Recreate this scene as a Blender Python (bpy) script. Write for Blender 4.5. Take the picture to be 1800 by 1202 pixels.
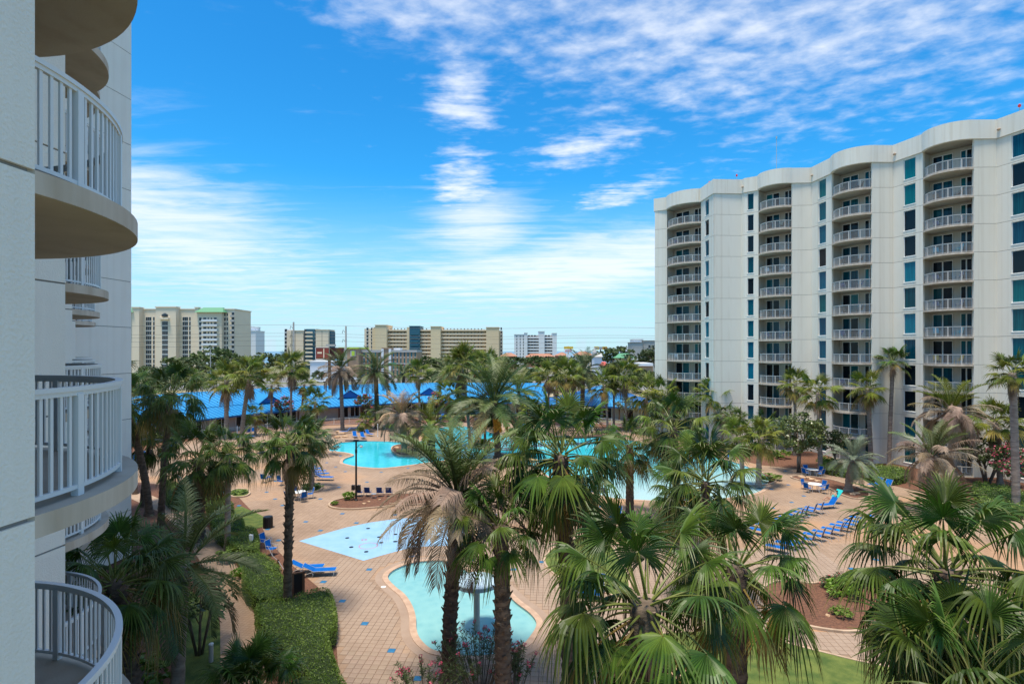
import bpy, bmesh, math, random
from math import sin, cos, pi, radians, sqrt, atan2
from mathutils import Vector, Matrix, geometry as mgeo

random.seed(11)
for o in list(bpy.data.objects): bpy.data.objects.remove(o)
scene = bpy.context.scene
COL = scene.collection
EYE = 13.4                       # height of the eye above the pool deck (fifth-floor balcony)

# ------------------------------------------------------------------ camera, sky, sun, exposure
cam_d = bpy.data.cameras.new('camera')
cam = bpy.data.objects.new('camera', cam_d); COL.objects.link(cam)
cam.location = (0, 0, EYE); cam.rotation_euler = (radians(90), 0, 0)
cam_d.lens = 20.0; cam_d.sensor_width = 36.0; cam_d.shift_y = 0.0089
cam_d.clip_start = 0.1; cam_d.clip_end = 40000
scene.camera = cam

SUN_EL = radians(78); SUN_AZ = (-0.62, -0.78)     # direction towards the sun, in plan
world = bpy.data.worlds.new('World'); scene.world = world; world.use_nodes = True
nt = world.node_tree; nt.nodes.clear()
def wn(t, **k):
    n = nt.nodes.new(t)
    for a, b in k.items(): setattr(n, a, b)
    return n
def wm(op, a, b=None, c=None):
    n = nt.nodes.new('ShaderNodeMath'); n.operation = op
    for i, v in enumerate((a, b, c)):
        if v is None: continue
        if isinstance(v, (int, float)): n.inputs[i].default_value = v
        else: nt.links.new(v, n.inputs[i])
    return n.outputs[0]
sky = wn('ShaderNodeTexSky', sky_type='NISHITA', sun_disc=False)
sky.sun_elevation = SUN_EL; sky.sun_rotation = atan2(SUN_AZ[0], SUN_AZ[1])
sky.air_density = 1.0; sky.dust_density = 0.25; sky.ozone_density = 2.5; sky.altitude = 0
tc = wn('ShaderNodeTexCoord'); sep = wn('ShaderNodeSeparateXYZ')
nrm = wn('ShaderNodeVectorMath', operation='NORMALIZE')
nt.links.new(tc.outputs['Generated'], nrm.inputs[0]); nt.links.new(nrm.outputs[0], sep.inputs[0])
dx, dy, dz = sep.outputs
zc = wm('MAXIMUM', dz, 0.02)
u = wm('DIVIDE', dx, wm('ADD', zc, 0.03)); v = wm('DIVIDE', dy, wm('ADD', zc, 0.03))
comb = wn('ShaderNodeCombineXYZ'); nt.links.new(u, comb.inputs[0]); nt.links.new(v, comb.inputs[1])
def wnoise(scale, detail, rough, dist=0.0, rot=0.0, sc=(1, 1, 1), loc=(0, 0, 0)):
    mp = wn('ShaderNodeMapping'); mp.inputs['Rotation'].default_value[2] = rot
    mp.inputs['Scale'].default_value = sc; mp.inputs['Location'].default_value = loc
    nt.links.new(comb.outputs[0], mp.inputs[0])
    n = wn('ShaderNodeTexNoise'); n.inputs['Scale'].default_value = scale
    n.inputs['Detail'].default_value = detail; n.inputs['Roughness'].default_value = rough
    n.inputs['Distortion'].default_value = dist
    nt.links.new(mp.outputs[0], n.inputs['Vector']); return n.outputs['Fac']
az = wm('ARCTAN2', dx, dy); el = wm('ARCSINE', dz)
def blob(a0, e0, ra, re, rot=0.0):
    a = wm('SUBTRACT', az, a0); e = wm('SUBTRACT', el, e0)
    p = wm('ADD', wm('MULTIPLY', a, cos(rot)/ra), wm('MULTIPLY', e, sin(rot)/ra))
    q = wm('ADD', wm('MULTIPLY', a, -sin(rot)/re), wm('MULTIPLY', e, cos(rot)/re))
    d = wm('ADD', wm('MULTIPLY', p, p), wm('MULTIPLY', q, q))
    return wm('POWER', 2.718, wm('MULTIPLY', d, -1.0))
fine = wnoise(8.5, 7, 0.55, 0.15, 0.7, (1.0, 1.25, 1))
mid = wnoise(2.2, 6, 0.6, 0.4, 0.3)
wisp = wnoise(1.5, 9, 0.62, 1.2, 0.9, (0.7, 2.2, 1))
# broken high cloud: a large field overhead and to the right, a bank low on the left, one low on the right
field = wm('MAXIMUM', blob(0.40, 0.50, 0.62, 0.20, -0.12), blob(0.9, 0.62, 0.9, 0.36))
field = wm('MAXIMUM', field, blob(-0.22, 0.57, 0.46, 0.09, -0.15))
colm = wm('MAXIMUM', blob(-0.085, 0.42, 0.085, 0.075), blob(-0.085, 0.29, 0.075, 0.085))
colm = wm('MAXIMUM', colm, blob(0.14, 0.34, 0.16, 0.04, 0.15)); colm = wm('MAXIMUM', colm, wm('MULTIPLY', blob(0.20, 0.27, 0.14, 0.03, 0.25), 0.9))
bank = wm('MAXIMUM', blob(-0.54, 0.19, 0.24, 0.085, -0.30), wm('MULTIPLY', blob(0.14, 0.15, 0.34, 0.06, 0.10), 1.15))
bank = wm('MAXIMUM', bank, blob(-0.05, 0.21, 0.10, 0.06))
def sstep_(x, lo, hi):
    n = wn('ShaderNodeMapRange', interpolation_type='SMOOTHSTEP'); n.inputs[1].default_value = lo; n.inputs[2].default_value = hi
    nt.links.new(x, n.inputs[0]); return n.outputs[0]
field = wm('MAXIMUM', field, sstep_(el, 0.58, 0.85))          # broken layer carried on overhead, out of view, added for whiter fill light
def sstep(x, lo, hi):
    n = wn('ShaderNodeMapRange', interpolation_type='SMOOTHSTEP'); n.inputs[1].default_value = lo; n.inputs[2].default_value = hi
    nt.links.new(x, n.inputs[0]); return n.outputs[0]
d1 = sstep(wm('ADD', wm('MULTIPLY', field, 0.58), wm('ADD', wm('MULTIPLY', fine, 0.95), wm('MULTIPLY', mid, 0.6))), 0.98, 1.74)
d2 = sstep(wm('ADD', wm('MULTIPLY', colm, 0.60), wm('ADD', wm('MULTIPLY', wisp, 0.95), wm('MULTIPLY', fine, 0.7))), 1.10, 1.68)
d3 = sstep(wm('ADD', wm('MULTIPLY', bank, 0.55), wm('ADD', wm('MULTIPLY', wisp, 0.8), wm('MULTIPLY', mid, 0.4))), 0.66, 1.30)
low = sstep(wm('MULTIPLY', el, -1.0), -0.30, -0.01)          # veil thickening to the horizon
d4 = wm('MINIMUM', wm('MULTIPLY', low, wm('ADD', 0.55, wm('MULTIPLY', wisp, 0.6))), 1.0)
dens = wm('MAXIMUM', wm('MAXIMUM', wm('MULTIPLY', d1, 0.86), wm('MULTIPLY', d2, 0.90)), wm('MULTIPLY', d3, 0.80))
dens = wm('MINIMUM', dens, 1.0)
hsv = wn('ShaderNodeHueSaturation'); hsv.inputs['Saturation'].default_value = 1.28; hsv.inputs['Value'].default_value = 0.98
nt.links.new(sky.outputs[0], hsv.inputs['Color'])
tint = wn('ShaderNodeMixRGB', blend_type='MULTIPLY'); tint.inputs[0].default_value = 1; tint.inputs[2].default_value = (.27,.93,1.06,1); nt.links.new(hsv.outputs[0], tint.inputs[1])
veil = wn('ShaderNodeMixRGB'); nt.links.new(d4, veil.inputs[0]); nt.links.new(tint.outputs[0], veil.inputs[1]); veil.inputs[2].default_value = (3.05, 3.95, 4.75, 1)
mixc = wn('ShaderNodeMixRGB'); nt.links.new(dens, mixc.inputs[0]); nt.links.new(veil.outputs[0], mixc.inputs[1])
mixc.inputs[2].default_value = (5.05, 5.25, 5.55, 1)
bg = wn('ShaderNodeBackground'); bg.inputs['Strength'].default_value = 0.118
nt.links.new(mixc.outputs[0], bg.inputs['Color'])
wo = wn('ShaderNodeOutputWorld'); nt.links.new(bg.outputs[0], wo.inputs['Surface'])

sun_d = bpy.data.lights.new('sun', 'SUN'); sun = bpy.data.objects.new('sun', sun_d); COL.objects.link(sun)
sun_d.energy = 3.3; sun_d.angle = radians(12); sun_d.color = (1.0, 0.92, 0.78)
sd = Vector((SUN_AZ[0]*cos(SUN_EL), SUN_AZ[1]*cos(SUN_EL), sin(SUN_EL)))
sun.rotation_euler = sd.to_track_quat('Z', 'Y').to_euler()
vs = scene.view_settings
vs.view_transform = 'Standard'; vs.look = 'None'; vs.exposure = 0.82; vs.gamma = 1.0; vs.use_curve_mapping = False
scene.render.engine = 'CYCLES'
scene.render.resolution_x = 1024; scene.render.resolution_y = 683
scene.cycles.max_bounces = 6; scene.cycles.transparent_max_bounces = 8

# ------------------------------------------------------------------ helpers
def G(px, py, h=0.0):
    """ground point seen at photo pixel (px, py)"""
    y = (EYE - h)*1000.0/(py - 617.0)
    return Vector(((px - 900.0)*y/1000.0, y, h))
def at(px, py, Y):
    return Vector(((px - 900.0)*Y/1000.0, Y, EYE - (py - 617.0)*Y/1000.0))

class MB:
    """collects faces; build() links them as one mesh object"""
    def __init__(s): s.v = []; s.f = []; s.m = []
    def add(s, vs, fs, mi=0):
        b = len(s.v); s.v += [tuple(p) for p in vs]; s.f += [tuple(b+i for i in f) for f in fs]; s.m += [mi]*len(fs)
    def box(s, x0, x1, y0, y1, z0, z1, mi=0):
        s.add([(x0,y0,z0),(x1,y0,z0),(x1,y1,z0),(x0,y1,z0),(x0,y0,z1),(x1,y0,z1),(x1,y1,z1),(x0,y1,z1)],
              [(0,3,2,1),(4,5,6,7),(0,1,5,4),(1,2,6,5),(2,3,7,6),(3,0,4,7)], mi)
    def obox(s, A, B, n, d0, d1, z0, z1, mi=0):
        """box along plan segment A-B, between offsets d0 and d1 along normal n"""
        P = []
        for z in (z0, z1):
            for p, d in ((A,d0),(B,d0),(B,d1),(A,d1)): P.append((p[0]+n[0]*d, p[1]+n[1]*d, z))
        s.add(P, [(0,3,2,1),(4,5,6,7),(0,1,5,4),(1,2,6,5),(2,3,7,6),(3,0,4,7)], mi)
    def prism(s, poly, z0, z1, mi=0, bottom=True):
        n = len(poly)
        s.add([(p[0],p[1],z0) for p in poly]+[(p[0],p[1],z1) for p in poly],
              [tuple(range(n,2*n))]+([tuple(range(n-1,-1,-1))] if bottom else [])+[(i,(i+1)%n,n+(i+1)%n,n+i) for i in range(n)], mi)
    def tube(s, pts, rad, n=6, mi=0, cap=True):
        pts = [Vector(p) for p in pts]; rs = rad if isinstance(rad,(list,tuple)) else [rad]*len(pts)
        P = []; F = []; up = Vector((0,0,1))
        for i, p in enumerate(pts):
            t = (pts[min(i+1,len(pts)-1)]-pts[max(i-1,0)]).normalized()
            a = t.cross(up)
            if a.length < 1e-3: a = t.cross(Vector((0,1,0)))
            a.normalize(); b = a.cross(t)
            for k in range(n):
                an = 2*pi*k/n; P.append(p+a*(rs[i]*cos(an))+b*(rs[i]*sin(an)))
        for i in range(len(pts)-1):
            for k in range(n): F.append((i*n+k, i*n+(k+1)%n, (i+1)*n+(k+1)%n, (i+1)*n+k))
        if cap: F.append(tuple(range(n-1,-1,-1))); F.append(tuple((len(pts)-1)*n+k for k in range(n)))
        s.add(P, F, mi)
    def lathe(s, prof, n=16, mi=0, c=(0,0,0)):
        P = []; F = []
        for r, z in prof:
            for k in range(n): P.append((c[0]+r*cos(2*pi*k/n), c[1]+r*sin(2*pi*k/n), c[2]+z))
        for i in range(len(prof)-1):
            for k in range(n): F.append((i*n+k, i*n+(k+1)%n, (i+1)*n+(k+1)%n, (i+1)*n+k))
        F.append(tuple(range(n-1,-1,-1))); F.append(tuple((len(prof)-1)*n+k for k in range(n)))
        s.add(P, F, mi)
    def mesh(s, name, mats, smooth=False):
        me = bpy.data.meshes.new(name); me.from_pydata(s.v, [], s.f)
        for m in (mats if isinstance(mats,(list,tuple)) else [mats]): me.materials.append(m)
        if any(s.m): me.polygons.foreach_set('material_index', s.m)
        if smooth: me.polygons.foreach_set('use_smooth', [True]*len(me.polygons))
        me.update(); return me
    def build(s, name, mats, parent=None, loc=(0,0,0), smooth=False):
        return link(name, s.mesh(name, mats, smooth), parent, loc)
def link(name, me, parent=None, loc=(0,0,0), rz=0.0, sc=1.0, mat=None):
    o = bpy.data.objects.new(name, me); COL.objects.link(o); o.parent = parent
    o.location = loc
    if rz: o.rotation_euler = (0,0,rz)
    if sc != 1.0: o.scale = (sc,sc,sc) if isinstance(sc,(int,float)) else sc
    if mat:
        o.material_slots[0].link = 'OBJECT'; o.material_slots[0].material = mat
    return o
def thing(name, label, cat, loc=(0,0,0), rz=0.0, group=None):
    o = bpy.data.objects.new(name, None); COL.objects.link(o); o.location = loc; o.rotation_euler = (0,0,rz)
    o.empty_display_size = 0.2
    return tag(o, label, cat, group)
def tag(o, label, cat, group=None):
    o['label'] = label; o['category'] = cat
    if group: o['group'] = group
    return o
def struct(o): o['kind'] = 'structure'; return o
def stuff(o): o['kind'] = 'stuff'; return o
def copy_tree(o, parent=None):
    c = o.copy(); COL.objects.link(c); c.parent = parent
    for ch in o.children: copy_tree(ch, c)
    return c
ORD = ['first','second','third','fourth','fifth','sixth','seventh','eighth','ninth','tenth','eleventh','twelfth','thirteenth','fourteenth']

# ------------------------------------------------------------------ materials
def mat(name, col, rough=0.7, col2=None, scale=3.0, detail=4, bump=0.0, bscale=None, metal=0.0, spec=0.4, transl=0.0, lo=0.35, hi=0.65, stretch=None, objvar=0.0, coat=0.0, streak=0.0):
    m = bpy.data.materials.new(name); m.use_nodes = True
    t = m.node_tree; b = t.nodes['Principled BSDF']; out = t.nodes['Material Output']
    b.inputs['Roughness'].default_value = rough; b.inputs['Metallic'].default_value = metal
    b.inputs['Specular IOR Level'].default_value = spec
    if coat: b.inputs['Coat Weight'].default_value = coat
    c = (*col, 1)
    src = None
    if col2 or bump:
        tcn = t.nodes.new('ShaderNodeTexCoord'); vec = tcn.outputs['Object']
        if stretch:
            mp = t.nodes.new('ShaderNodeMapping'); mp.inputs['Scale'].default_value = stretch
            t.links.new(vec, mp.inputs[0]); vec = mp.outputs[0]
    if col2:
        n = t.nodes.new('ShaderNodeTexNoise'); n.inputs['Scale'].default_value = scale; n.inputs['Detail'].default_value = detail
        t.links.new(vec, n.inputs['Vector'])
        r = t.nodes.new('ShaderNodeValToRGB'); r.color_ramp.elements[0].position = lo; r.color_ramp.elements[1].position = hi
        r.color_ramp.elements[0].color = c; r.color_ramp.elements[1].color = (*col2, 1)
        t.links.new(n.outputs['Fac'], r.inputs[0]); src = r.outputs[0]
    if streak and src:
        g1 = t.nodes.new('ShaderNodeMapping'); g1.inputs['Scale'].default_value = (2.6,2.6,.10); t.links.new(tcn.outputs['Object'], g1.inputs[0])
        n5 = t.nodes.new('ShaderNodeTexNoise'); n5.inputs['Scale'].default_value = 1.0; n5.inputs['Detail'].default_value = 5; t.links.new(g1.outputs[0], n5.inputs['Vector'])
        r5 = t.nodes.new('ShaderNodeValToRGB'); r5.color_ramp.elements[0].position = .48; r5.color_ramp.elements[1].position = .72
        r5.color_ramp.elements[0].color = (1,1,1,1); r5.color_ramp.elements[1].color = (1-streak*.8,1-streak,1-streak*1.25,1); t.links.new(n5.outputs['Fac'], r5.inputs[0])
        x5 = t.nodes.new('ShaderNodeMixRGB'); x5.blend_type = 'MULTIPLY'; x5.inputs[0].default_value = 1; t.links.new(src, x5.inputs[1]); t.links.new(r5.outputs[0], x5.inputs[2]); src = x5.outputs[0]
    if objvar:
        oi = t.nodes.new('ShaderNodeObjectInfo'); h = t.nodes.new('ShaderNodeHueSaturation')
        mr = t.nodes.new('ShaderNodeMapRange'); mr.inputs[3].default_value = 1-objvar; mr.inputs[4].default_value = 1+objvar
        t.links.new(oi.outputs['Random'], mr.inputs[0]); t.links.new(mr.outputs[0], h.inputs['Value'])
        mr2 = t.nodes.new('ShaderNodeMapRange'); mr2.inputs[3].default_value = 0.5-0.10*objvar; mr2.inputs[4].default_value = 0.5+0.06*objvar
        ml = t.nodes.new('ShaderNodeMath'); ml.operation = 'FRACT'; mm = t.nodes.new('ShaderNodeMath'); mm.operation = 'MULTIPLY'; mm.inputs[1].default_value = 17.3
        t.links.new(oi.outputs['Random'], mm.inputs[0]); t.links.new(mm.outputs[0], ml.inputs[0]); t.links.new(ml.outputs[0], mr2.inputs[0]); t.links.new(mr2.outputs[0], h.inputs['Hue'])
        if src: t.links.new(src, h.inputs['Color'])
        else: h.inputs['Color'].default_value = c
        src = h.outputs[0]
    if src: t.links.new(src, b.inputs['Base Color'])
    else: b.inputs['Base Color'].default_value = c
    if bump:
        n2 = t.nodes.new('ShaderNodeTexNoise'); n2.inputs['Scale'].default_value = bscale or scale*4; n2.inputs['Detail'].default_value = 5
        t.links.new(vec, n2.inputs['Vector'])
        bp = t.nodes.new('ShaderNodeBump'); bp.inputs['Strength'].default_value = bump; bp.inputs['Distance'].default_value = 0.03
        t.links.new(n2.outputs['Fac'], bp.inputs['Height']); t.links.new(bp.outputs[0], b.inputs['Normal'])
    if transl:
        tr = t.nodes.new('ShaderNodeBsdfTranslucent'); mx = t.nodes.new('ShaderNodeMixShader'); mx.inputs[0].default_value = transl
        if src: t.links.new(src, tr.inputs['Color'])
        else: tr.inputs['Color'].default_value = c
        t.links.new(b.outputs[0], mx.inputs[1]); t.links.new(tr.outputs[0], mx.inputs[2]); t.links.new(mx.outputs[0], out.inputs['Surface'])
    return m
M = {}
M['stucco'] = mat('stucco', (.74,.685,.585), .9, (.80,.745,.65), .5, 6, .25, 30, lo=.3, hi=.75, stretch=(1,1,.25), streak=.14)
M['stucco_near'] = mat('stucco_near', (.86,.79,.70), .92, (.90,.835,.745), .6, 6, .5, 34, lo=.3, hi=.7, streak=.07)
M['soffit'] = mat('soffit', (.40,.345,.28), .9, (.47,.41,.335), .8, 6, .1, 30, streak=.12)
M['fascia'] = mat('fascia', (.54,.44,.345), .9, (.64,.53,.43), 2.0, 6, .15, 25, stretch=(1,1,.3), streak=.25)
M['rail_far'] = mat('rail_paint_far', (.56,.53,.49), .5)
M['rail'] = mat('rail_paint', (.74,.73,.72), .4)
M['groove'] = mat('groove', (.28,.26,.24), .95)
M['white'] = mat('white_paint', (.78,.78,.76), .5)
M['teal'] = mat('teal_glass', (.002,.085,.125), .1, (.004,.135,.185), 6, 2, spec=.22, stretch=(3,3,.05), objvar=.35)
M['dark'] = mat('dark_glass', (.004,.010,.016), .1, spec=.25)
M['tealdark'] = mat('teal_dark_glass', (.002,.035,.06), .1, (.003,.085,.125), 5, 2, spec=.25, stretch=(3,3,.05), objvar=.3)
M['inner'] = mat('inner_stucco', (.52,.48,.42), .9)  # balcony recess walls: shade put into the colour, darker than the outer stucco
M['mulch'] = mat('mulch', (.10,.045,.028), .95, (.19,.085,.048), 9, 7, .9, 30)
M['lawn'] = mat('lawn', (.06,.10,.018), .95, (.14,.17,.035), 1.6, 8, .8, 60)
M['terrain'] = mat('terrain', (.20,.17,.10), .95, (.10,.13,.04), .03, 8, .2, 1)
M['asphalt'] = mat('asphalt', (.17,.165,.16), .9, (.22,.21,.20), .3, 6)
M['marking'] = mat('road_paint', (.7,.68,.6), .8)
M['kerb'] = mat('kerb', (.36,.25,.17), .9, (.50,.36,.25), 1.5, 5, .3, 20)
M['coping'] = mat('coping', (.40,.26,.18), .8, (.50,.34,.24), 2.5, 5, .2, 20)
M['poolwall'] = mat('pool_wall', (.45,.66,.70), .6)
M['splash'] = mat('splash_pad', (.215,.39,.58), .6, (.26,.435,.62), 1.2, 4)
M['bluepaver'] = mat('blue_paver', (.015,.12,.27), .6, (.03,.17,.33), 4, 3)
M['roofblue'] = mat('blue_roof', (.012,.195,.42), .5, (.035,.26,.50), .12, 7, spec=.4)
M['roofseam'] = mat('blue_seam', (.015,.15,.42), .45)
M['black'] = mat('black_paint', (.012,.012,.013), .45)
M['alu'] = mat('aluminium', (.55,.54,.52), .4, metal=.5)
M['sling'] = mat('blue_sling', (.004,.10,.38), .9, (.006,.12,.44), 3, 3, spec=.08)
M['slingdark'] = mat('navy_sling', (.012,.05,.20), .7)
M['wood'] = mat('brown_wood', (.10,.05,.03), .8, (.17,.09,.05), 5, 5, .2, 30, stretch=(1,1,.2))
M['rock'] = mat('rock', (.33,.19,.10), .95, (.55,.38,.25), 2.5, 6, .5, 8)
M['concrete'] = mat('concrete', (.42,.40,.37), .9, (.50,.48,.44), 1, 5)
# paving: square pavers on a grid turned with the building
def paving_mat(name, size, ca, cb, mortar, rot, bumpd=.004):
    m = bpy.data.materials.new(name); m.use_nodes = True; t = m.node_tree; b = t.nodes['Principled BSDF']
    b.inputs['Roughness'].default_value = .85; b.inputs['Specular IOR Level'].default_value = .25
    tcn = t.nodes.new('ShaderNodeTexCoord'); mp = t.nodes.new('ShaderNodeMapping'); mp.inputs['Rotation'].default_value[2] = rot
    t.links.new(tcn.outputs['Object'], mp.inputs[0])
    br = t.nodes.new('ShaderNodeTexBrick'); br.offset = 0.0; br.squash = 1.0
    br.inputs['Scale'].default_value = 1.0; br.inputs['Brick Width'].default_value = size; br.inputs['Row Height'].default_value = size
    br.inputs['Mortar Size'].default_value = .009; br.inputs['Mortar Smooth'].default_value = .15; br.inputs['Bias'].default_value = 0
    br.inputs['Color1'].default_value = (*ca,1); br.inputs['Color2'].default_value = (*cb,1); br.inputs['Mortar'].default_value = (*mortar,1)
    t.links.new(mp.outputs[0], br.inputs['Vector'])
    n = t.nodes.new('ShaderNodeTexNoise'); n.inputs['Scale'].default_value = .22; n.inputs['Detail'].default_value = 7
    t.links.new(tcn.outputs['Object'], n.inputs['Vector'])
    r = t.nodes.new('ShaderNodeValToRGB'); r.color_ramp.elements[0].position = .34; r.color_ramp.elements[1].position = .66
    r.color_ramp.elements[0].color = (.84,.80,.77,1); r.color_ramp.elements[1].color = (1.1,1.08,1.05,1)
    t.links.new(n.outputs['Fac'], r.inputs[0])
    mx = t.nodes.new('ShaderNodeMixRGB'); mx.blend_type = 'MULTIPLY'; mx.inputs[0].default_value = 1
    t.links.new(br.outputs['Color'], mx.inputs[1]); t.links.new(r.outputs[0], mx.inputs[2])
    # rusty irrigation stain, patchy
    n3 = t.nodes.new('ShaderNodeTexNoise'); n3.inputs['Scale'].default_value = .11; n3.inputs['Detail'].default_value = 5
    t.links.new(tcn.outputs['Object'], n3.inputs['Vector'])
    r3 = t.nodes.new('ShaderNodeValToRGB'); r3.color_ramp.elements[0].position = .50; r3.color_ramp.elements[1].position = .68
    r3.color_ramp.elements[0].color = (0,0,0,1); r3.color_ramp.elements[1].color = (.55,.55,.55,1)
    t.links.new(n3.outputs['Fac'], r3.inputs[0])
    mx3 = t.nodes.new('ShaderNodeMixRGB'); t.links.new(r3.outputs[0], mx3.inputs[0]); t.links.new(mx.outputs[0], mx3.inputs[1]); mx3.inputs[2].default_value = (.46,.23,.10,1)
    t.links.new(mx3.outputs[0], b.inputs['Base Color'])
    bp = t.nodes.new('ShaderNodeBump'); bp.inputs['Strength'].default_value = .5; bp.inputs['Distance'].default_value = bumpd; bp.invert = True
    t.links.new(br.outputs['Fac'], bp.inputs['Height']); t.links.new(bp.outputs[0], b.inputs['Normal'])
    return m
PROT = -atan2(.076, 1.0)
M['deck'] = paving_mat('deck_paving', .34, (.300,.212,.152), (.345,.248,.182), (.145,.097,.066), -PROT)
M['path'] = paving_mat('path_paving', .2, (.40,.29,.21), (.46,.34,.25), (.27,.18,.12), .2)
M['paver'] = mat('paver', (.306,.216,.156), .85, (.345,.250,.184), 1.2, 5, .2, 40, objvar=.06)
def water_mat(name, shallow, deep, bumpd, rough=.03):
    m = bpy.data.materials.new(name); m.use_nodes = True; t = m.node_tree; b = t.nodes['Principled BSDF']
    b.inputs['Roughness'].default_value = rough; b.inputs['IOR'].default_value = 1.33; b.inputs['Specular IOR Level'].default_value = .35
    tcn = t.nodes.new('ShaderNodeTexCoord')
    n0 = t.nodes.new('ShaderNodeTexNoise'); n0.inputs['Scale'].default_value = .09; n0.inputs['Detail'].default_value = 3; t.links.new(tcn.outputs['Object'], n0.inputs['Vector'])
    vr = t.nodes.new('ShaderNodeTexVoronoi'); vr.feature = 'SMOOTH_F1'; vr.inputs['Scale'].default_value = 2.2; t.links.new(tcn.outputs['Object'], vr.inputs['Vector'])
    ad = t.nodes.new('ShaderNodeMath'); ad.operation = 'MULTIPLY_ADD'; ad.inputs[1].default_value = .35; t.links.new(vr.outputs['Distance'], ad.inputs[0]); t.links.new(n0.outputs['Fac'], ad.inputs[2])
    r = t.nodes.new('ShaderNodeValToRGB'); r.color_ramp.elements[0].position = .4; r.color_ramp.elements[1].position = .8
    r.color_ramp.elements[0].color = (*deep,1); r.color_ramp.elements[1].color = (*shallow,1); t.links.new(ad.outputs[0], r.inputs[0])
    t.links.new(r.outputs[0], b.inputs['Base Color'])
    n = t.nodes.new('ShaderNodeTexNoise'); n.inputs['Scale'].default_value = 3.5; n.inputs['Detail'].default_value = 5; t.links.new(tcn.outputs['Object'], n.inputs['Vector'])
    bp = t.nodes.new('ShaderNodeBump'); bp.inputs['Strength'].default_value = .35; bp.inputs['Distance'].default_value = bumpd
    t.links.new(n.outputs['Fac'], bp.inputs['Height']); t.links.new(bp.outputs[0], b.inputs['Normal'])
    return m
M['water'] = water_mat('pool_water', (.05,.50,.58), (.015,.38,.50), .03)
t = M['water'].node_tree; b = t.nodes['Principled BSDF']; src = b.inputs['Base Color'].links[0].from_socket   # the floor rises to a pale beach
sx = t.nodes.new('ShaderNodeSeparateXYZ'); t.links.new(t.nodes['Texture Coordinate'].outputs['Object'], sx.inputs[0])
m1 = t.nodes.new('ShaderNodeMath'); m1.operation = 'MULTIPLY_ADD'; t.links.new(sx.outputs[0], m1.inputs[0]); m1.inputs[1].default_value = .35; m2 = t.nodes.new('ShaderNodeMath'); m2.operation = 'MULTIPLY'; m2.inputs[1].default_value = -1.0
t.links.new(sx.outputs[1], m2.inputs[0]); t.links.new(m2.outputs[0], m1.inputs[2])
mr = t.nodes.new('ShaderNodeMapRange'); mr.inputs[1].default_value = -66; mr.inputs[2].default_value = -50; t.links.new(m1.outputs[0], mr.inputs[0])
mx = t.nodes.new('ShaderNodeMixRGB'); t.links.new(mr.outputs[0], mx.inputs[0]); t.links.new(src, mx.inputs[1]); mx.inputs[2].default_value = (.36,.52,.53,1); t.links.new(mx.outputs[0], b.inputs['Base Color'])
M['kidwater'] = water_mat('wading_water', (.24,.46,.45), (.16,.37,.39), .03)
M['sea'] = water_mat('sea_water', (.03,.12,.24), (.02,.09,.20), .3, .2)
# ------------------------------------------------------------------ ground, paving, pools
def catmull(pts, k=5):
    out = []; n = len(pts)
    for i in range(n):
        p0, p1, p2, p3 = pts[i-1], pts[i], pts[(i+1)%n], pts[(i+2)%n]
        for j in range(k):
            t = j/k
            out.append(tuple(.5*((2*p1[a]) + (-p0[a]+p2[a])*t + (2*p0[a]-5*p1[a]+4*p2[a]-p3[a])*t*t + (-p0[a]+3*p1[a]-3*p2[a]+p3[a])*t**3) for a in (0,1)))
    return out
def gp(px, smooth=4):
    p = [tuple(G(*q)[:2]) for q in px]
    return catmull(p, smooth) if smooth else p
def inside(p, poly):
    x, y = p; c = False; n = len(poly); j = n-1
    for i in range(n):
        xi, yi = poly[i]; xj, yj = poly[j]
        if (yi > y) != (yj > y) and x < (xj-xi)*(y-yi)/(yj-yi)+xi: c = not c
        j = i
    return c
EDGE = [(215,800),(330,775),(430,760),(560,748),(700,744),(860,742),(1000,748),(1100,756),(1200,775),(1250,795),(1336,817),(1397,823),(1446,832),(1492,839),(1541,846),(1600,860),(1700,885),(1800,905),(2100,960)]
Z = {}
Z['pool'] = gp([(578,791),(590,780),(610,776.5),(643,775),(680,775.5),(715,777),(740,775),(757,765),(765,754),(785,750),(807,749),(844,752),(862,760),(900,768),(960,766),(1040,766),(1100,772),(1160,786),(1240,800),(1300,815),(1345,835),(1350,850),(1330,866),(1270,876),(1200,881),(1100,877),(1067,873),(1030,862),(1000,853),(965,838),(945,822),(905,812),(880,806),(840,806),(790,808),(751,813),(737,815),(699,820),(667,822.5),(630,820),(608,815.5),(602,812.5),(606,806),(622,800),(612,796),(590,793)])
Z['island_a'] = gp([(689,790),(699,799),(713,801),(732,800),(751,796),(757,788),(735,782),(710,781.5),(694,784)])
Z['island_b'] = gp([(830,781),(846,788),(864,789),(868,780),(850,775)])
Z['wading'] = gp([(681,1015),(691,1002),(717,991),(745,986),(779,985),(802,991),(822,1004),(850,1018),(879,1032),(907,1058),(933,1078),(944,1096),(934,1117),(915,1135),(870,1150),(820,1153),(774,1146),(754,1139),(737,1122),(731,1105),(730,1085),(724,1065),(711,1045),(694,1031)], 5)
SP = [(525.6,950.4),(565,939),(607.5,927),(650,918),(693,912),(744,908),(785,907.5),(812,910),(820,935),(812,960),(782,959),(745,960),(711,965),(677,974),(639,985)]
Z['splash'] = gp(SP, 0)
Z['lamp_bed'] = gp([(580,890),(583,884),(592,880),(620,874),(667,870),(720,868.5),(780,868),(835,871),(842,878),(825,884),(751,886.5),(713,888.5),(667,892),(620,895.5),(592,894)])
Z['oval_bed'] = gp([(1391,839),(1412,837.5),(1450,842),(1482,850),(1513,860),(1527,869),(1522,875.5),(1503,877),(1482,871),(1460,860),(1437,852),(1408,845)])
Z['pair_bed'] = gp([(1285,846),(1300,833),(1330,830),(1355,838),(1363,846),(1345,853),(1310,853)])
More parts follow.
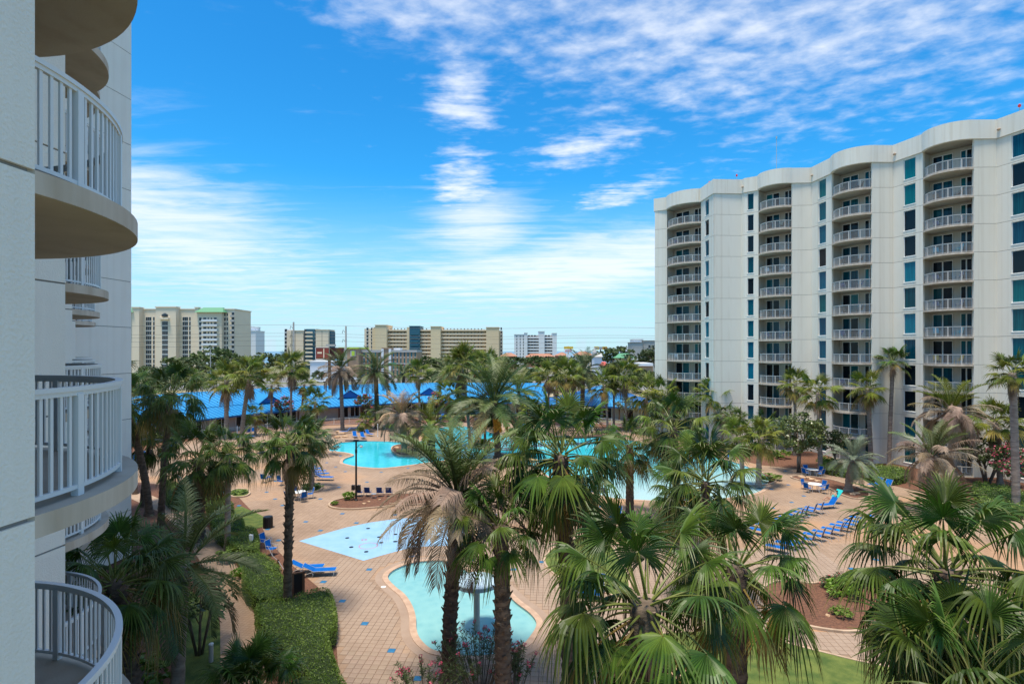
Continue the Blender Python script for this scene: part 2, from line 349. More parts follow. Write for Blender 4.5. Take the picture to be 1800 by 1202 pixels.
Z['rose_bed'] = gp([(1335,1058),(1365,1077),(1390,1092),(1423,1102),(1457,1108),(1490,1111),(1520,1108),(1537,1100),(1547,1088),(1546,1078),(1550,1069),(1573,1066),(1610,1068),(1650,1055),(1655,1035),(1600,1020),(1560,1014),(1520,1014),(1470,1018),(1430,1028),(1390,1022),(1350,1030)])
Z['tree_ring'] = gp([(531,858),(540,852),(556,851),(565,857),(560,863),(545,866),(535,864)])
Z['post_ring'] = gp([(403,868),(412,862),(428,861),(438,867),(430,873),(412,874)])
Z['lawn_r'] = gp([(1078,1260),(1080,1190),(1092,1145),(1140,1118),(1230,1110),(1330,1113),(1365,1125),(1400,1135),(1460,1150),(1500,1160),(1560,1172),(1640,1187),(1720,1207),(1760,1260),(1500,1380),(1200,1380)])
Z['lawn_m'] = gp([(958,983),(968,1002),(990,1017),(1035,1030),(1075,1045),(1098,1052),(1105,1020),(1085,975),(1060,948),(1015,946),(975,962)])
Z['lawn_l'] = gp([(418,890),(440,897),(458,905),(471,914),(464,925),(445,930),(422,935),(405,915)])
Z['lawn_p'] = gp([(330,1040),(350,1050),(372,1060),(384,1085),(388,1130),(392,1200),(400,1300),(330,1300),(310,1180),(312,1100)])
PATH = [(440,1300),(428,1202),(424,1150),(420,1095),(414,1050),(396,1008),(366,966),(345,932),(302,897),(250,874),(190,862)]
def ribbon(pts, w):
    pts = [Vector(p) for p in pts]; L = []; R = []
    for i, p in enumerate(pts):
        t = (pts[min(i+1,len(pts)-1)]-pts[max(0,i-1)]).normalized(); n = Vector((-t.y,t.x)); L.append(tuple(p+n*w)); R.append(tuple(p-n*w))
    return L+R[::-1]
Z['path'] = ribbon([G(*p).xy for p in PATH], .82)
Z['left_bed'] = gp([(560,2000),(600,1260),(592,1140),(588,1065),(560,1032),(510,990),(470,948),(461,927),(466,917),(440,895),(420,874),(380,864),(300,853),(225,846),(150,840),(60,900),(60,1400),(200,2000)], 0)
Z['deck'] = gp([(560,2000),(100,1400),(100,900),(150,840)]+EDGE+[(2100,2000)], 0)
Z['right_bed'] = gp(EDGE[8:]+[(2100,820),(1800,790),(1500,770),(1300,755),(1200,752)], 0)
Z['far_bed'] = gp([(150,830)]+EDGE[:10]+[(1250,760)]+[(p[0],p[1]-11) for p in EDGE[8:0:-1]]+[(215,780),(150,800)], 0)
ORDER = ['island_a','island_b','pool','wading','splash','lamp_bed','oval_bed','pair_bed','rose_bed','tree_ring','post_ring','lawn_r','lawn_m','path','lawn_l','lawn_p','left_bed','deck','far_bed','right_bed']
BB = [(-900,-40),(900,-40),(900,640),(-900,640)]
verts = []; edges = []
for k in ORDER+['bb']:
    poly = BB if k == 'bb' else Z[k]; b = len(verts); n = len(poly)
    verts += [Vector(p) for p in poly]; edges += [(b+i, b+(i+1)%n) for i in range(n)]
cv, ce, cf, *_ = mgeo.delaunay_2d_cdt(verts, edges, [], 0, 1e-4)
groups = {}
BOX = {k: (min(p[0] for p in Z[k]), max(p[0] for p in Z[k]), min(p[1] for p in Z[k]), max(p[1] for p in Z[k])) for k in ORDER}
def classify(p):
    for k in ORDER:
        b = BOX[k]
        if b[0] <= p[0] <= b[1] and b[2] <= p[1] <= b[3] and inside(p, Z[k]): return k
    return 'terrain'
for f in cf:
    c = sum((cv[i] for i in f), Vector((0,0)))/len(f)
    groups.setdefault(classify(c), []).append(f)
NAMES = {'island_a':('planting_bed','mulch',.06),'island_b':('planting_bed','mulch',.06),'pool':('pool_water','water',-.12),'wading':('wading_pool_water','kidwater',-.10),
 'splash':('splash_pad','splash',.004),'lamp_bed':('planting_bed','mulch',.06),'oval_bed':('planting_bed','mulch',.06),'pair_bed':('planting_bed','mulch',.06),'rose_bed':('planting_bed','mulch',.06),
 'tree_ring':('planting_bed','lawn',.05),'post_ring':('planting_bed','lawn',.05),'lawn_r':('lawn','lawn',.02),'lawn_m':('lawn','lawn',.02),'lawn_l':('lawn','lawn',.02),'lawn_p':('lawn','lawn',.02),
 'path':('garden_path','path',.01),'left_bed':('mulch_ground','mulch',-.01),'deck':('pool_deck','deck',0),'far_bed':('mulch_ground','mulch',.02),'right_bed':('mulch_ground','mulch',.02),'terrain':('ground','terrain',-.03)}
SETTING = {}
for k, fs in groups.items():
    nm, mt, z = NAMES[k]; idx = {}; mb = MB(); F = []
    for f in fs:
        g = []
        for i in f:
            if i not in idx: idx[i] = len(mb.v); mb.v.append((cv[i].x, cv[i].y, z))
            g.append(idx[i])
        a, b, c = (Vector(mb.v[g[q]]) for q in range(3))
        if (b-a).cross(c-a).z < 0: g.reverse()
        mb.f.append(tuple(g)); mb.m.append(0)
    SETTING[k] = struct(mb.build(nm, M[mt]))
def area2(poly): return sum(poly[i-1][0]*poly[i][1]-poly[i][0]*poly[i-1][1] for i in range(len(poly)))
def offset(poly, d):
    """grow a closed plan polygon by d"""
    s = 1 if area2(poly) > 0 else -1; out = []; n = len(poly)
    for i in range(n):
        a, b, c = Vector(poly[i-1]), Vector(poly[i]), Vector(poly[(i+1)%n])
        t = (c-a).normalized(); out.append((b.x+t.y*d*s, b.y-t.x*d*s))
    return out
def ring(name, poly, d0, d1, z0, z1, m):
    I, O = offset(poly, d0), offset(poly, d1); n = len(poly); mb = MB()
    P = [(x,y,z1) for x,y in I]+[(x,y,z1) for x,y in O]+[(x,y,z0) for x,y in O]+[(x,y,z0) for x,y in I]
    F = []
    for i in range(n):
        j = (i+1)%n; F += [(i,j,n+j,n+i),(n+i,n+j,2*n+j,2*n+i),(3*n+i,3*n+j,j,i)]
    mb.add(P, F); return struct(mb.build(name, m))
for k in ('lamp_bed','oval_bed','pair_bed','rose_bed','tree_ring','post_ring','island_a','island_b'): ring('kerb', Z[k], -.02, .14, -.3 if 'island' in k else -.02, .13, M['kerb'])
ring('pool_coping', Z['pool'], -.03, .34, -.02, .028, M['coping']); ring('pool_wall', Z['pool'], -.012, .05, -.9, -.004, M['poolwall'])
ring('pool_coping', Z['wading'], -.03, .30, -.02, .035, M['coping']); ring('paving_border', Z['wading'], .30, .72, -.02, .006, M['paver'])
ring('pool_wall', Z['wading'], -.012, .05, -.5, -.004, M['poolwall'])
for k in ('lawn_r','lawn_m'): ring('lawn_edging', Z[k], -.02, .10, -.02, .045, M['kerb'])
# sea beyond the shore
mb = MB(); mb.add([(-30000,610,-1.2),(30000,610,-1.2),(30000,38000,-1.2),(-30000,38000,-1.2)], [(0,1,2,3)]); struct(mb.build('sea', M['sea']))
mb = MB(); mb.add([(-3000,-600,-1.0),(3000,-600,-1.0),(3000,620,-1.0),(-3000,620,-1.0)], [(0,1,2,3)]); struct(mb.build('outer_ground', M['terrain']))

# pavers one by one where they are nearest; blue accent pavers all over
S = .34; R2 = Matrix.Rotation(PROT, 2); R2i = Matrix.Rotation(-PROT, 2)
def cell_of(p): q = R2i @ Vector(p[:2]); return (math.floor(q.x/S), math.floor(q.y/S))
def cell_quad(i, j, g=.006): return [tuple(R2 @ Vector((x*S+ (g if a == 0 else -g), y*S+(g if b == 0 else -g)))) for x,y,a,b in ((i,j,0,0),(i+1,j,1,0),(i+1,j+1,1,1),(i,j+1,0,1))]
BLUE = [(468,864),(483,876),(500,888),(421,888),(561,877),(604,903),(692,905),(539,916),(629,918),(562,932),(468,930),(487,949),(649,999),(725,979),(563,1023),(597,1058),(636,1096),(683,1141),(739,1196),
 (601,801),(574,813),(590,821),(607,829),(672,830),(693,840),(715,823),(646,847),(596,856),(480,827),(482,846),(237,822),(394,864),(1380,828),(1357,835),(1385,852),(1359,860),(1416,872),(1389,882),(1361,893),(1480,885),(1526,867),(1492,998),(1456,1019),(948,989),(836,983),(1055,891),(1606,1160),(900,1000),(870,905),(1030,915),(1300,880),(1260,900),(1420,905),(1560,935),(1545,985)]
blue_cells = {cell_of(G(*p)) for p in BLUE}
pm = MB(); g = .008
pm.add([(-S/2+g,-S/2+g,.0),(S/2-g,-S/2+g,.0),(S/2-g,S/2-g,.0),(-S/2+g,S/2-g,.0),(-S/2+g*1.6,-S/2+g*1.6,.012),(S/2-g*1.6,-S/2+g*1.6,.012),(S/2-g*1.6,S/2-g*1.6,.012),(-S/2+g*1.6,S/2-g*1.6,.012)],
       [(4,5,6,7),(0,1,5,4),(1,2,6,5),(2,3,7,6),(3,0,4,7)])
paver_me = pm.mesh('paver', M['paver']); blue_me = pm.mesh('blue_paver', M['bluepaver'])
cand = []
for j in range(int(21/S), int(40/S)):
    for i in range(int(-14/S), int(18/S)):
        c = R2 @ Vector(((i+.5)*S, (j+.5)*S)); sx = 900+c.x*1000/c.y; sy = 617+EYE*1000/c.y
        if not (440 < sx < 1790 and sy < 1215): continue
        q = cell_quad(i, j, 0)
        if all(classify(p) == 'deck' for p in q) and not any(inside(p, WB) for p in q for WB in (offset(Z['wading'], .74),)):
            cand.append((c.y, i, j, c))
cand.sort(key=lambda t: t[0])
n_ind = 0; sb = MB()
def seen(c):
    sx = 900+c.x*1000/c.y; return 585 < sx < 1010 or 1380 < sx < 1640
for y, i, j, c in cand:
    if (i,j) in blue_cells: continue
    if n_ind < 240 and seen(c):
        link('paver', paver_me, SETTING['deck'], (c.x, c.y, .001+random.uniform(-.0008,.0015)), PROT); n_ind += 1
    else:
        z = random.uniform(-.0015,.0015)
        b = len(sb.v); ca = Matrix.Rotation(PROT, 3, 'Z')
        P = [ca @ Vector(p) + Vector((c.x, c.y, .001+z)) for p in pm.v]; sb.add(P, pm.f)
stuff(sb.build('paver_field', M['paver'], SETTING['deck']))
for (i, j) in blue_cells:
    c = R2 @ Vector(((i+.5)*S, (j+.5)*S))
    link('blue_paver', blue_me, SETTING['deck'], (c.x, c.y, .003), PROT)
# splash pad: spray grates and painted dotted rings
gm = MB(); gm.lathe([(.15,0),(.15,.012),(.13,.015)], 14); grate_me = gm.mesh('spray_grate', M['black'])
for p in ((647,928.5),(688.5,921.8),(610.5,945.2),(617.5,961.3),(643.8,969.4),(666.5,943.7),(670,953.4),(695.3,938.8),(694.5,951.5),(712.8,945.5),(744.3,923),(759,948),(775,935)):
    link('spray_grate', grate_me, SETTING['splash'], G(*p)+Vector((0,0,.006)))
M['redpaint'] = mat('red_paint', (.55,.13,.16), .7)
for p, r in (((647.5,959),.62),((742,943),.62),((640,948.5),.16),((722,936.5),.16)):
    rm = MB(); c = G(*p); n = 26
    for k in range(n):
        a0 = 2*pi*k/n; a1 = a0+.6*2*pi/n
        rm.add([(rr*cos(a), rr*sin(a), 0) for rr, a in ((r-.035,a0),(r+.035,a0),(r+.035,a1),(r-.035,a1))], [(0,1,2,3)])
    rm.build('painted_ring', M['redpaint'], SETTING['splash'], c+Vector((0,0,.009)))
# ------------------------------------------------------------------ the two white apartment wings
FH = 2.98; BASE = EYE-1.44-4*FH          # storey height, level of the ground-floor slab
NF = 12
LV = [BASE+FH*k for k in range(NF)]; CEIL = BASE+FH*NF; ROOF = CEIL+2.0
def arc(A, B, sag, N=20, inset=0.0):
    A, B = Vector(A), Vector(B); c = (B-A).length; t = (B-A)/c; n = Vector((t.y,-t.x))
    R = (c*c/4+sag*sag)/(2*sag); C = (A+B)/2 - n*(R-sag); h = math.asin(c/2/R)
    a0 = atan2(n.y, n.x); out = []
    for i in range(N+1):
        a = a0 - h*(-1 + 2*i/N)*(-1)
        out.append(C + Vector((cos(a),sin(a)))*(R-inset))
    # make sure it runs from A to B
    if (out[0]-A).length > (out[-1]-A).length: out.reverse()
    return out, n
def resample(pts, step):
    L = [0]; 
    for i in range(1,len(pts)): L.append(L[-1]+(pts[i]-pts[i-1]).length)
    n = max(2, round(L[-1]/step)); out = []; j = 0
    for k in range(n+1):
        d = L[-1]*k/n
        while j < len(L)-2 and L[j+1] < d: j += 1
        f = (d-L[j])/(L[j+1]-L[j]); p = pts[j].lerp(pts[j+1], f); t = (pts[j+1]-pts[j]).normalized(); out.append((p, t))
    return out
def strip(mb, pts, w, z0, z1, mi=0):
    """rectangular bar swept along plan points"""
    n = len(pts); P = []
    for i, p in enumerate(pts):
        t = (pts[min(i+1,n-1)]-pts[max(i-1,0)]).normalized(); q = Vector((-t.y,t.x))*w/2
        P += [(p.x-q.x,p.y-q.y,z0),(p.x+q.x,p.y+q.y,z0),(p.x+q.x,p.y+q.y,z1),(p.x-q.x,p.y-q.y,z1)]
    F = []
    for i in range(n-1):
        a, b = 4*i, 4*i+4
        F += [(a,a+1,b+1,b),(a+1,a+2,b+2,b+1),(a+2,a+3,b+3,b+2),(a+3,a,b,b+3)]
    F += [(0,1,2,3),(4*n-1,4*n-2,4*n-3,4*n-4)]
    mb.add(P, F, mi)
def balcony_meshes(A, B, sag, tagname, near=False, depth=1.9):
    RM = M['rail'] if tagname == 'l' else M['rail_far']
    """meshes shared by all balconies of one column"""
    out, n = arc(A, B, sag, 24); A, B = Vector(A), Vector(B)
    sm = MB(); poly = [tuple(p) for p in out]+[tuple(B-n*depth), tuple(A-n*depth)]
    if area2(poly) < 0: poly.reverse()
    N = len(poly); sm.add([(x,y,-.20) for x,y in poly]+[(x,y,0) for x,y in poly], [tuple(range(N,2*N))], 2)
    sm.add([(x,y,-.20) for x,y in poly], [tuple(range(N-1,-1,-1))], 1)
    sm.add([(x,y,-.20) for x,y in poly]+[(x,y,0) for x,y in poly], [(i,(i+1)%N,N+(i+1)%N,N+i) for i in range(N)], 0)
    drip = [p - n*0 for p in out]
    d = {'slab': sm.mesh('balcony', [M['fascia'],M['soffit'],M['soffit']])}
    rail, _ = arc(A, B, sag, 40, .19)
    tr = MB(); strip(tr, rail, .075, 1.03, 1.075); strip(tr, rail, .045, .985, 1.03); d['top'] = tr.mesh('top_rail', RM)
    br = MB(); strip(br, rail, .05, .07, .11); d['bottom'] = br.mesh('bottom_rail', RM)
    rs = resample(rail, .118); bal = []; full = MB(); pm_ = MB(); pos = []
    for k, (p, t) in enumerate(rs[1:-1]):
        if k % 10 == 5:
            pos.append((p, t)); continue
        bal.append((p, t))
    bb = MB(); w, th = (.034,.022) if near else (.019,.019)
    bb.box(-w/2, w/2, -th/2, th/2, .11, .99); d['baluster'] = bb.mesh('baluster', RM)
    for p, t in bal:
        q = Vector((-t.y,t.x)); full.obox(p-t*w/2, p+t*w/2, q, -th/2, th/2, .11, .99)
    pb = MB(); pb.box(-.045,.045,-.035,.035,.0,1.0); d['post'] = pb.mesh('post', RM); d['pos'] = pos
    for p, t in pos:
        q = Vector((-t.y,t.x)); full.obox(p-t*.045, p+t*.045, q, -.035, .035, 0, 1.0)
    d['balusters'] = full.mesh('balusters', RM); d['bal'] = bal
    return d
def balcony(d, root, z, fine):
    s = link('balcony', d['slab'], root, (0,0,z))
    link('top_rail', d['top'], s); link('bottom_rail', d['bottom'], s)
    if fine:
        for p, t in d['bal']: link('baluster', d['baluster'], s, (p.x,p.y,0), atan2(t.y,t.x))
        for p, t in d['pos']: link('post', d['post'], s, (p.x,p.y,0), atan2(t.y,t.x))
    else:
        stuff(link('balusters', d['balusters'], s))
    return s
def wall_column(root, A, B, window=None, m='stucco', zlo=None, levels=None, pane_rng=None, side=1):
    """storey-high wall panels from A to B (outward normal to the right of A->B), optional window (u0,u1,z0,z1)"""
    A, B = Vector(A), Vector(B); L = (B-A).length; t = (B-A)/L; n = Vector((t.y,-t.x))*side; g = .02
    mb = MB()
    def bx(u0,u1,z0,z1): mb.obox(A+t*u0, A+t*u1, n, -.24, 0, z0, z1)
    if window:
        u0,u1,w0,w1 = window
        bx(0,u0,g,FH-g); bx(u1,L,g,FH-g); bx(u0,u1,g,w0); bx(u0,u1,w1,FH-g)
        fm = MB(); f = .055
        for (a,b,c,e) in ((u0,u0+f,w0,w1),(u1-f,u1,w0,w1),(u0+f,u1-f,w0,w0+f),(u0+f,u1-f,w1-f,w1)): fm.obox(A+t*a, A+t*b, n, -.20, -.07, c, e)
        fm.obox(A+t*(u0-.04), A+t*(u1+.04), n, -.05, .035, w0-.06, w0-.002)
        frame_me = fm.mesh('window', M['white'])
        gm_ = MB(); gm_.obox(A+t*(u0+f), A+t*(u1-f), n, -.17, -.13, w0+f, w1-f)
        glass = [gm_.mesh('pane', M[k]) for k in ('teal','tealdark','dark')]
    else: bx(0,L,g,FH-g)
    mb.obox(A, B, n, -.22, -.035, FH-g-.001, FH+g+.001, 1)
    me = mb.mesh('wall_panel', [M[m],M['groove']])
    for k in (levels or range(NF)):
        link('wall_panel', me, root, (0,0,LV[k]))
        if window:
            w = link('window', frame_me, root, (0,0,LV[k])); link('pane', random.choices(glass, (6,3,2))[0], w)
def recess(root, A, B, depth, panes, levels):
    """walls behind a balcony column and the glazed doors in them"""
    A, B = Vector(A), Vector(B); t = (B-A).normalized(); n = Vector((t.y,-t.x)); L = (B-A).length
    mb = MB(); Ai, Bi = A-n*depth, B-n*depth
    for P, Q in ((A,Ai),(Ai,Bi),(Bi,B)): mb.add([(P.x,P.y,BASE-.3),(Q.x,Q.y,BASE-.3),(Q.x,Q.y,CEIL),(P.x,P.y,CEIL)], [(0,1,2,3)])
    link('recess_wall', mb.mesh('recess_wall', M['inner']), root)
    for (u0, u1, np_) in panes:
        w = (u1-u0)*L/np_; fm = MB()
        for q in range(np_):
            a = u0*L+q*w
            for (x0,x1,z0,z1) in ((a,a+.06,0.02,2.62),(a+w-.06,a+w,.02,2.62),(a+.06,a+w-.06,.02,.1),(a+.06,a+w-.06,2.54,2.62)): fm.obox(Ai+t*x0, Ai+t*x1, n, .01, .09, z0, z1)
        fme = fm.mesh('balcony_door', M['white'])
        pms = []
        for q in range(np_):
            a = u0*L+q*w; gmx = MB(); gmx.obox(Ai+t*(a+.06), Ai+t*(a+w-.06), n, .03, .05, .1, 2.54); pms.append([gmx.mesh('pane', M[k]) for k in ('tealdark','dark','teal')])
        for k in levels:
            dr = link('balcony_door', fme, root, (0,0,LV[k])); lead = random.random()
            for q in range(np_): link('pane', random.choices(pms[q], (5,4,3) if lead < .6 else (2,6,1))[0], dr)
def parapet(root, outline, m, z0=None, z1=None):
    mb = MB(); pts = [Vector(p) for p in outline]; strip(mb, pts, .34, z0 or CEIL, z1 or ROOF)
    link('parapet', mb.mesh('parapet', M[m]), root)

# ---- right-hand wing
O = Vector((40.0, 74.0)); rb = thing('apartment_building', 'white twelve-storey apartment wing with bowed balconies, right of the pool', 'building', (O.x,O.y,0))
def r(x, y): return Vector((x-O.x, y-O.y))
E0 = r(26.5,99.0); E1 = r(22.9,91.2)
Ls = [r(24.6,90.3), r(34.4,79.4), r(40.4,71.9), r(46.3,64.1), r(52.2,56.3)]
Rs = [r(28.4,85.5), r(37.4,76.0), r(42.8,67.6), r(48.9,60.2), r(54.8,52.4)]
Q0, Q1, Q2 = r(28.7,80.9), r(32.75,81.15), r(32.95,80.5)
Ks = [None, r(39.9,75.8), r(45.3,67.6), r(51.2,60.1), r(57.4,52.3)]
SAG = 1.35
wall_column(rb, E0, E1, (1.2,2.6,.45,2.6)); wall_column(rb, E1, Ls[0])
wall_column(rb, Rs[0], Q0, (1.5,2.9,.45,2.75)); wall_column(rb, Q0, Q1); wall_column(rb, Q1, Q2); wall_column(rb, Q2, Ls[1], (.35,1.2,.45,2.75))
for i in (1,2,3,4):
    wall_column(rb, Rs[i], Ks[i])
    if i < 4:
        Lf = (Ls[i+1]-Ks[i]).length; wall_column(rb, Ks[i], Ls[i+1], (Lf*.36,Lf*.36+1.45,.45,2.8))
wall_column(rb, Ks[4], r(60,44), (2.0,3.5,.45,2.8)); wall_column(rb, r(60,44), r(70,40))
rcols = []
for i in range(5):
    d = balcony_meshes(Ls[i], Rs[i], SAG, 'r'); rcols.append(d)
    recess(rb, Ls[i], Rs[i], 1.9, [(.06,.47,2),(.62,.96,3)], range(NF))
    for k in range(NF): balcony(d, rb, LV[k]+.02, False)
ol = [E0, E1]
for i in range(5):
    ol += arc(Ls[i], Rs[i], SAG, 16)[0]
    ol += [Q0,Q1,Q2] if i == 0 else [Ks[i]]
ol += [r(60,44), r(70,40)]
parapet(rb, ol, 'stucco')
rm = MB(); poly = [tuple(p) for p in ol]+[tuple(r(84,52)), tuple(r(44,108))]
if area2(poly) < 0: poly.reverse()
N = len(poly); rm.add([(x,y,CEIL+.02) for x,y in poly], [tuple(range(N-1,-1,-1))]); rm.add([(x,y,CEIL+.3) for x,y in poly], [tuple(range(N))])
link('roof_slab', rm.mesh('roof_slab', M['soffit']), rb)
bm_ = MB(); bm_.add([(*r(70,40),BASE-.3),(*r(84,52),BASE-.3),(*r(44,108),BASE-.3),(*E0,BASE-.3),(*r(70,40),CEIL),(*r(84,52),CEIL),(*r(44,108),CEIL),(*E0,CEIL)], [(0,1,5,4),(1,2,6,5),(2,3,7,6)])
link('rear_wall', bm_.mesh('rear_wall', M['stucco']), rb)
an = MB(); an.tube([(0,0,0),(0,0,5.2)], .035, 5); an.tube([(0,0,5.2),(0,0,5.5)], .1, 6); link('roof_antenna', an.mesh('roof_antenna', M['alu']), rb, (*r(36.5,78.5),ROOF-.3))
M['redlamp'] = mat('red_lens', (.6,.03,.03), .3)
for q in ((1247,88.0),(1295,84.5),(1792,60.5)):
    x = (q[0]-900)*q[1]/1000; b = MB(); b.tube([(0,0,0),(0,0,1.7)], .03, 5); b.lathe([(.05,1.7),(.14,1.75),(.14,1.95),(.05,2.05)], 8, 1); link('warning_light', b.mesh('warning_light', [M['alu'],M['redlamp']]), rb, (*r(x,q[1]),ROOF-.2))
# little round security lamps under the parapet
lm = MB(); lm.lathe([(.02,0),(.16,.02),(.18,.12),(.08,.2)], 10); lme = lm.mesh('wall_lamp', M['kerb'])
for p in (r(32.85,80.9), r(39.9,75.6), r(45.3,67.4), r(51.2,59.9)): link('wall_lamp', lme, rb, (p.x-.12, p.y-.2, CEIL+.75))

# ---- left-hand wing (the camera stands on one of its balconies)
O = Vector((-18.0, 22.0)); lb = thing('apartment_building', 'white apartment wing at the left edge with big bowed balconies close by', 'building', (O.x,O.y,0))
P = Vector((-6.1, 8.1)); fd = Vector((.075,1)).normalized()
N_ = [r(-4.11,4.9)+P*i for i in range(4)]; F_ = [p+Vector((-2.97,3.52)) for p in N_]; S_ = [p-fd*3.5 for p in N_]
sm_ = 'stucco_near'
def lw(A, B, **k): wall_column(lb, B, A, m=sm_, side=1, **k)   # outline runs away from the camera; outward is to its right
def lwall(A, B, **k):
    # outward normal must face the courtyard (to the right when walking away from the camera)
    wall_column(lb, A, B, m=sm_, **k)
lwall(r(-4.11,4.9)-fd*3.9, N_[0])
for i in range(4):
    if i: lwall(S_[i], N_[i])
    lwall(F_[i], S_[i+1] if i < 3 else r(-25.45,33.0))
lwall(r(-25.45,33.0), r(-24.96,37.3)); lwall(r(-24.96,37.3), r(-44,44))
lcols = []
for i in range(4):
    d = balcony_meshes(N_[i], F_[i], 1.0, 'l', near=(i < 2)); lcols.append(d)
    recess(lb, N_[i], F_[i], 1.9, [(.08,.48,2),(.62,.92,2)], range(2,9))
    for k in range(NF):
        if i == 0 and k < 2: continue
        balcony(d, lb, LV[k]+.02, (i == 0 and k in (3,4,5)) or (i == 1 and k in (4,5)))
ol = [r(-4.11,4.9)-fd*3.9]
for i in range(4):
    if i: ol += [S_[i]]
    ol += arc(N_[i], F_[i], 1.0, 16)[0]
ol += [r(-25.45,33.0), r(-24.96,37.3), r(-44,44)]
parapet(lb, ol, sm_)
rm = MB(); poly = [tuple(p) for p in ol]+[tuple(r(-44,20)), tuple(r(-22,1))]
if area2(poly) < 0: poly.reverse()
N = len(poly); rm.add([(x,y,CEIL+.02) for x,y in poly], [tuple(range(N-1,-1,-1))]); rm.add([(x,y,CEIL+.3) for x,y in poly], [tuple(range(N))])
link('roof_slab', rm.mesh('roof_slab', M['soffit']), lb)
bm_ = MB(); q = [r(-44,44), r(-44,20), r(-22,1), r(-4.11,4.9)-fd*3.9]
bm_.add([(*p,BASE-.3) for p in q]+[(*p,CEIL) for p in q], [(0,1,5,4),(1,2,6,5),(2,3,7,6)]); link('rear_wall', bm_.mesh('rear_wall', M['stucco']), lb)
# ------------------------------------------------------------------ palms
M['fan'] = mat('fan_leaf', (.032,.076,.008), .45, (.085,.138,.018), 1.6, 3, spec=.35, transl=.16, objvar=.32)
M['fanmid'] = mat('fan_leaf_sunny', (.085,.130,.014), .5, (.175,.200,.028), 1.6, 3, spec=.25, transl=.25, objvar=.3)
M['fanyel'] = mat('fan_leaf_yellowing', (.22,.17,.035), .6, (.30,.22,.06), 1.6, 3, spec=.3, transl=.2, objvar=.3)
M['feather'] = mat('feather_leaf', (.058,.098,.022), .5, (.11,.150,.040), 1.4, 3, spec=.5, transl=.2, objvar=.3)
M['greyleaf'] = mat('grey_leaf', (.13,.17,.11), .55, (.19,.23,.15), 1.4, 3, spec=.4, transl=.18, objvar=.2)
M['brownleaf'] = mat('dead_leaf', (.21,.15,.10), .9, (.34,.265,.185), 1.4, 4, transl=.12, objvar=.3)
M['tanleaf'] = mat('tan_leaf', (.27,.20,.09), .8, (.36,.28,.15), 1.4, 4, transl=.12, objvar=.3)
M['trunk'] = mat('palm_trunk', (.20,.155,.12), .95, (.33,.27,.21), 2.0, 6, .8, 9, stretch=(1,1,3.5), objvar=.2)
M['trunkd'] = mat('palm_trunk_dark', (.075,.050,.036), .95, (.17,.12,.085), 3.0, 6, .9, 8, stretch=(1,1,2.5), objvar=.2)
M['boot'] = mat('leaf_base', (.10,.065,.045), .95, (.22,.165,.12), 5, 5, .4, 20)
M['fruit'] = mat('date_fruit', (.55,.24,.02), .6, (.66,.34,.04), 6, 3)

def leaf_tones(m):
    t = m.node_tree; b = t.nodes['Principled BSDF']; src = b.inputs['Base Color'].links[0].from_socket
    at_ = t.nodes.new('ShaderNodeAttribute'); at_.attribute_name = 'along'; an = t.nodes.new('ShaderNodeAttribute'); an.attribute_name = 'tone'
    mu = t.nodes.new('ShaderNodeMixRGB'); mu.blend_type = 'MULTIPLY'; mu.inputs[0].default_value = 1; t.links.new(src, mu.inputs[1]); t.links.new(an.outputs['Fac'], mu.inputs[2])
    def mixin(inp, lo, hi, amt, col):
        r = t.nodes.new('ShaderNodeMapRange'); r.inputs[1].default_value = lo; r.inputs[2].default_value = hi; r.inputs[4].default_value = amt; t.links.new(at_.outputs['Fac'], r.inputs[0])
        x = t.nodes.new('ShaderNodeMixRGB'); t.links.new(r.outputs[0], x.inputs[0]); t.links.new(inp, x.inputs[1]); x.inputs[2].default_value = (*col,1); return x.outputs[0]
    c = mixin(mu.outputs[0], .80, 1.0, .75, (.27,.21,.09)); c = mixin(c, .05, -.3, .8, (.20,.22,.05))
    t.links.new(c, b.inputs['Base Color'])
    for n in t.nodes:
        if n.type == 'BSDF_TRANSLUCENT': t.links.new(c, n.inputs['Color'])
def frond_mesh(mb, name, m):
    me = mb.mesh(name, m)
    for k, v_ in (('along', mb.al), ('tone', mb.tn)):
        a = me.attributes.new(k, 'FLOAT', 'POINT'); a.data.foreach_set('value', v_)
    return me
for k in ('fan','fanmid'): leaf_tones(M[k])
def petiole_curve(e0, L, sag, n=6):
    pts = [Vector((0,0,0))]; e = e0
    for i in range(n):
        pts.append(pts[-1]+Vector((cos(e),0,sin(e)))*(L/n)); e -= sag/n
    return pts, e
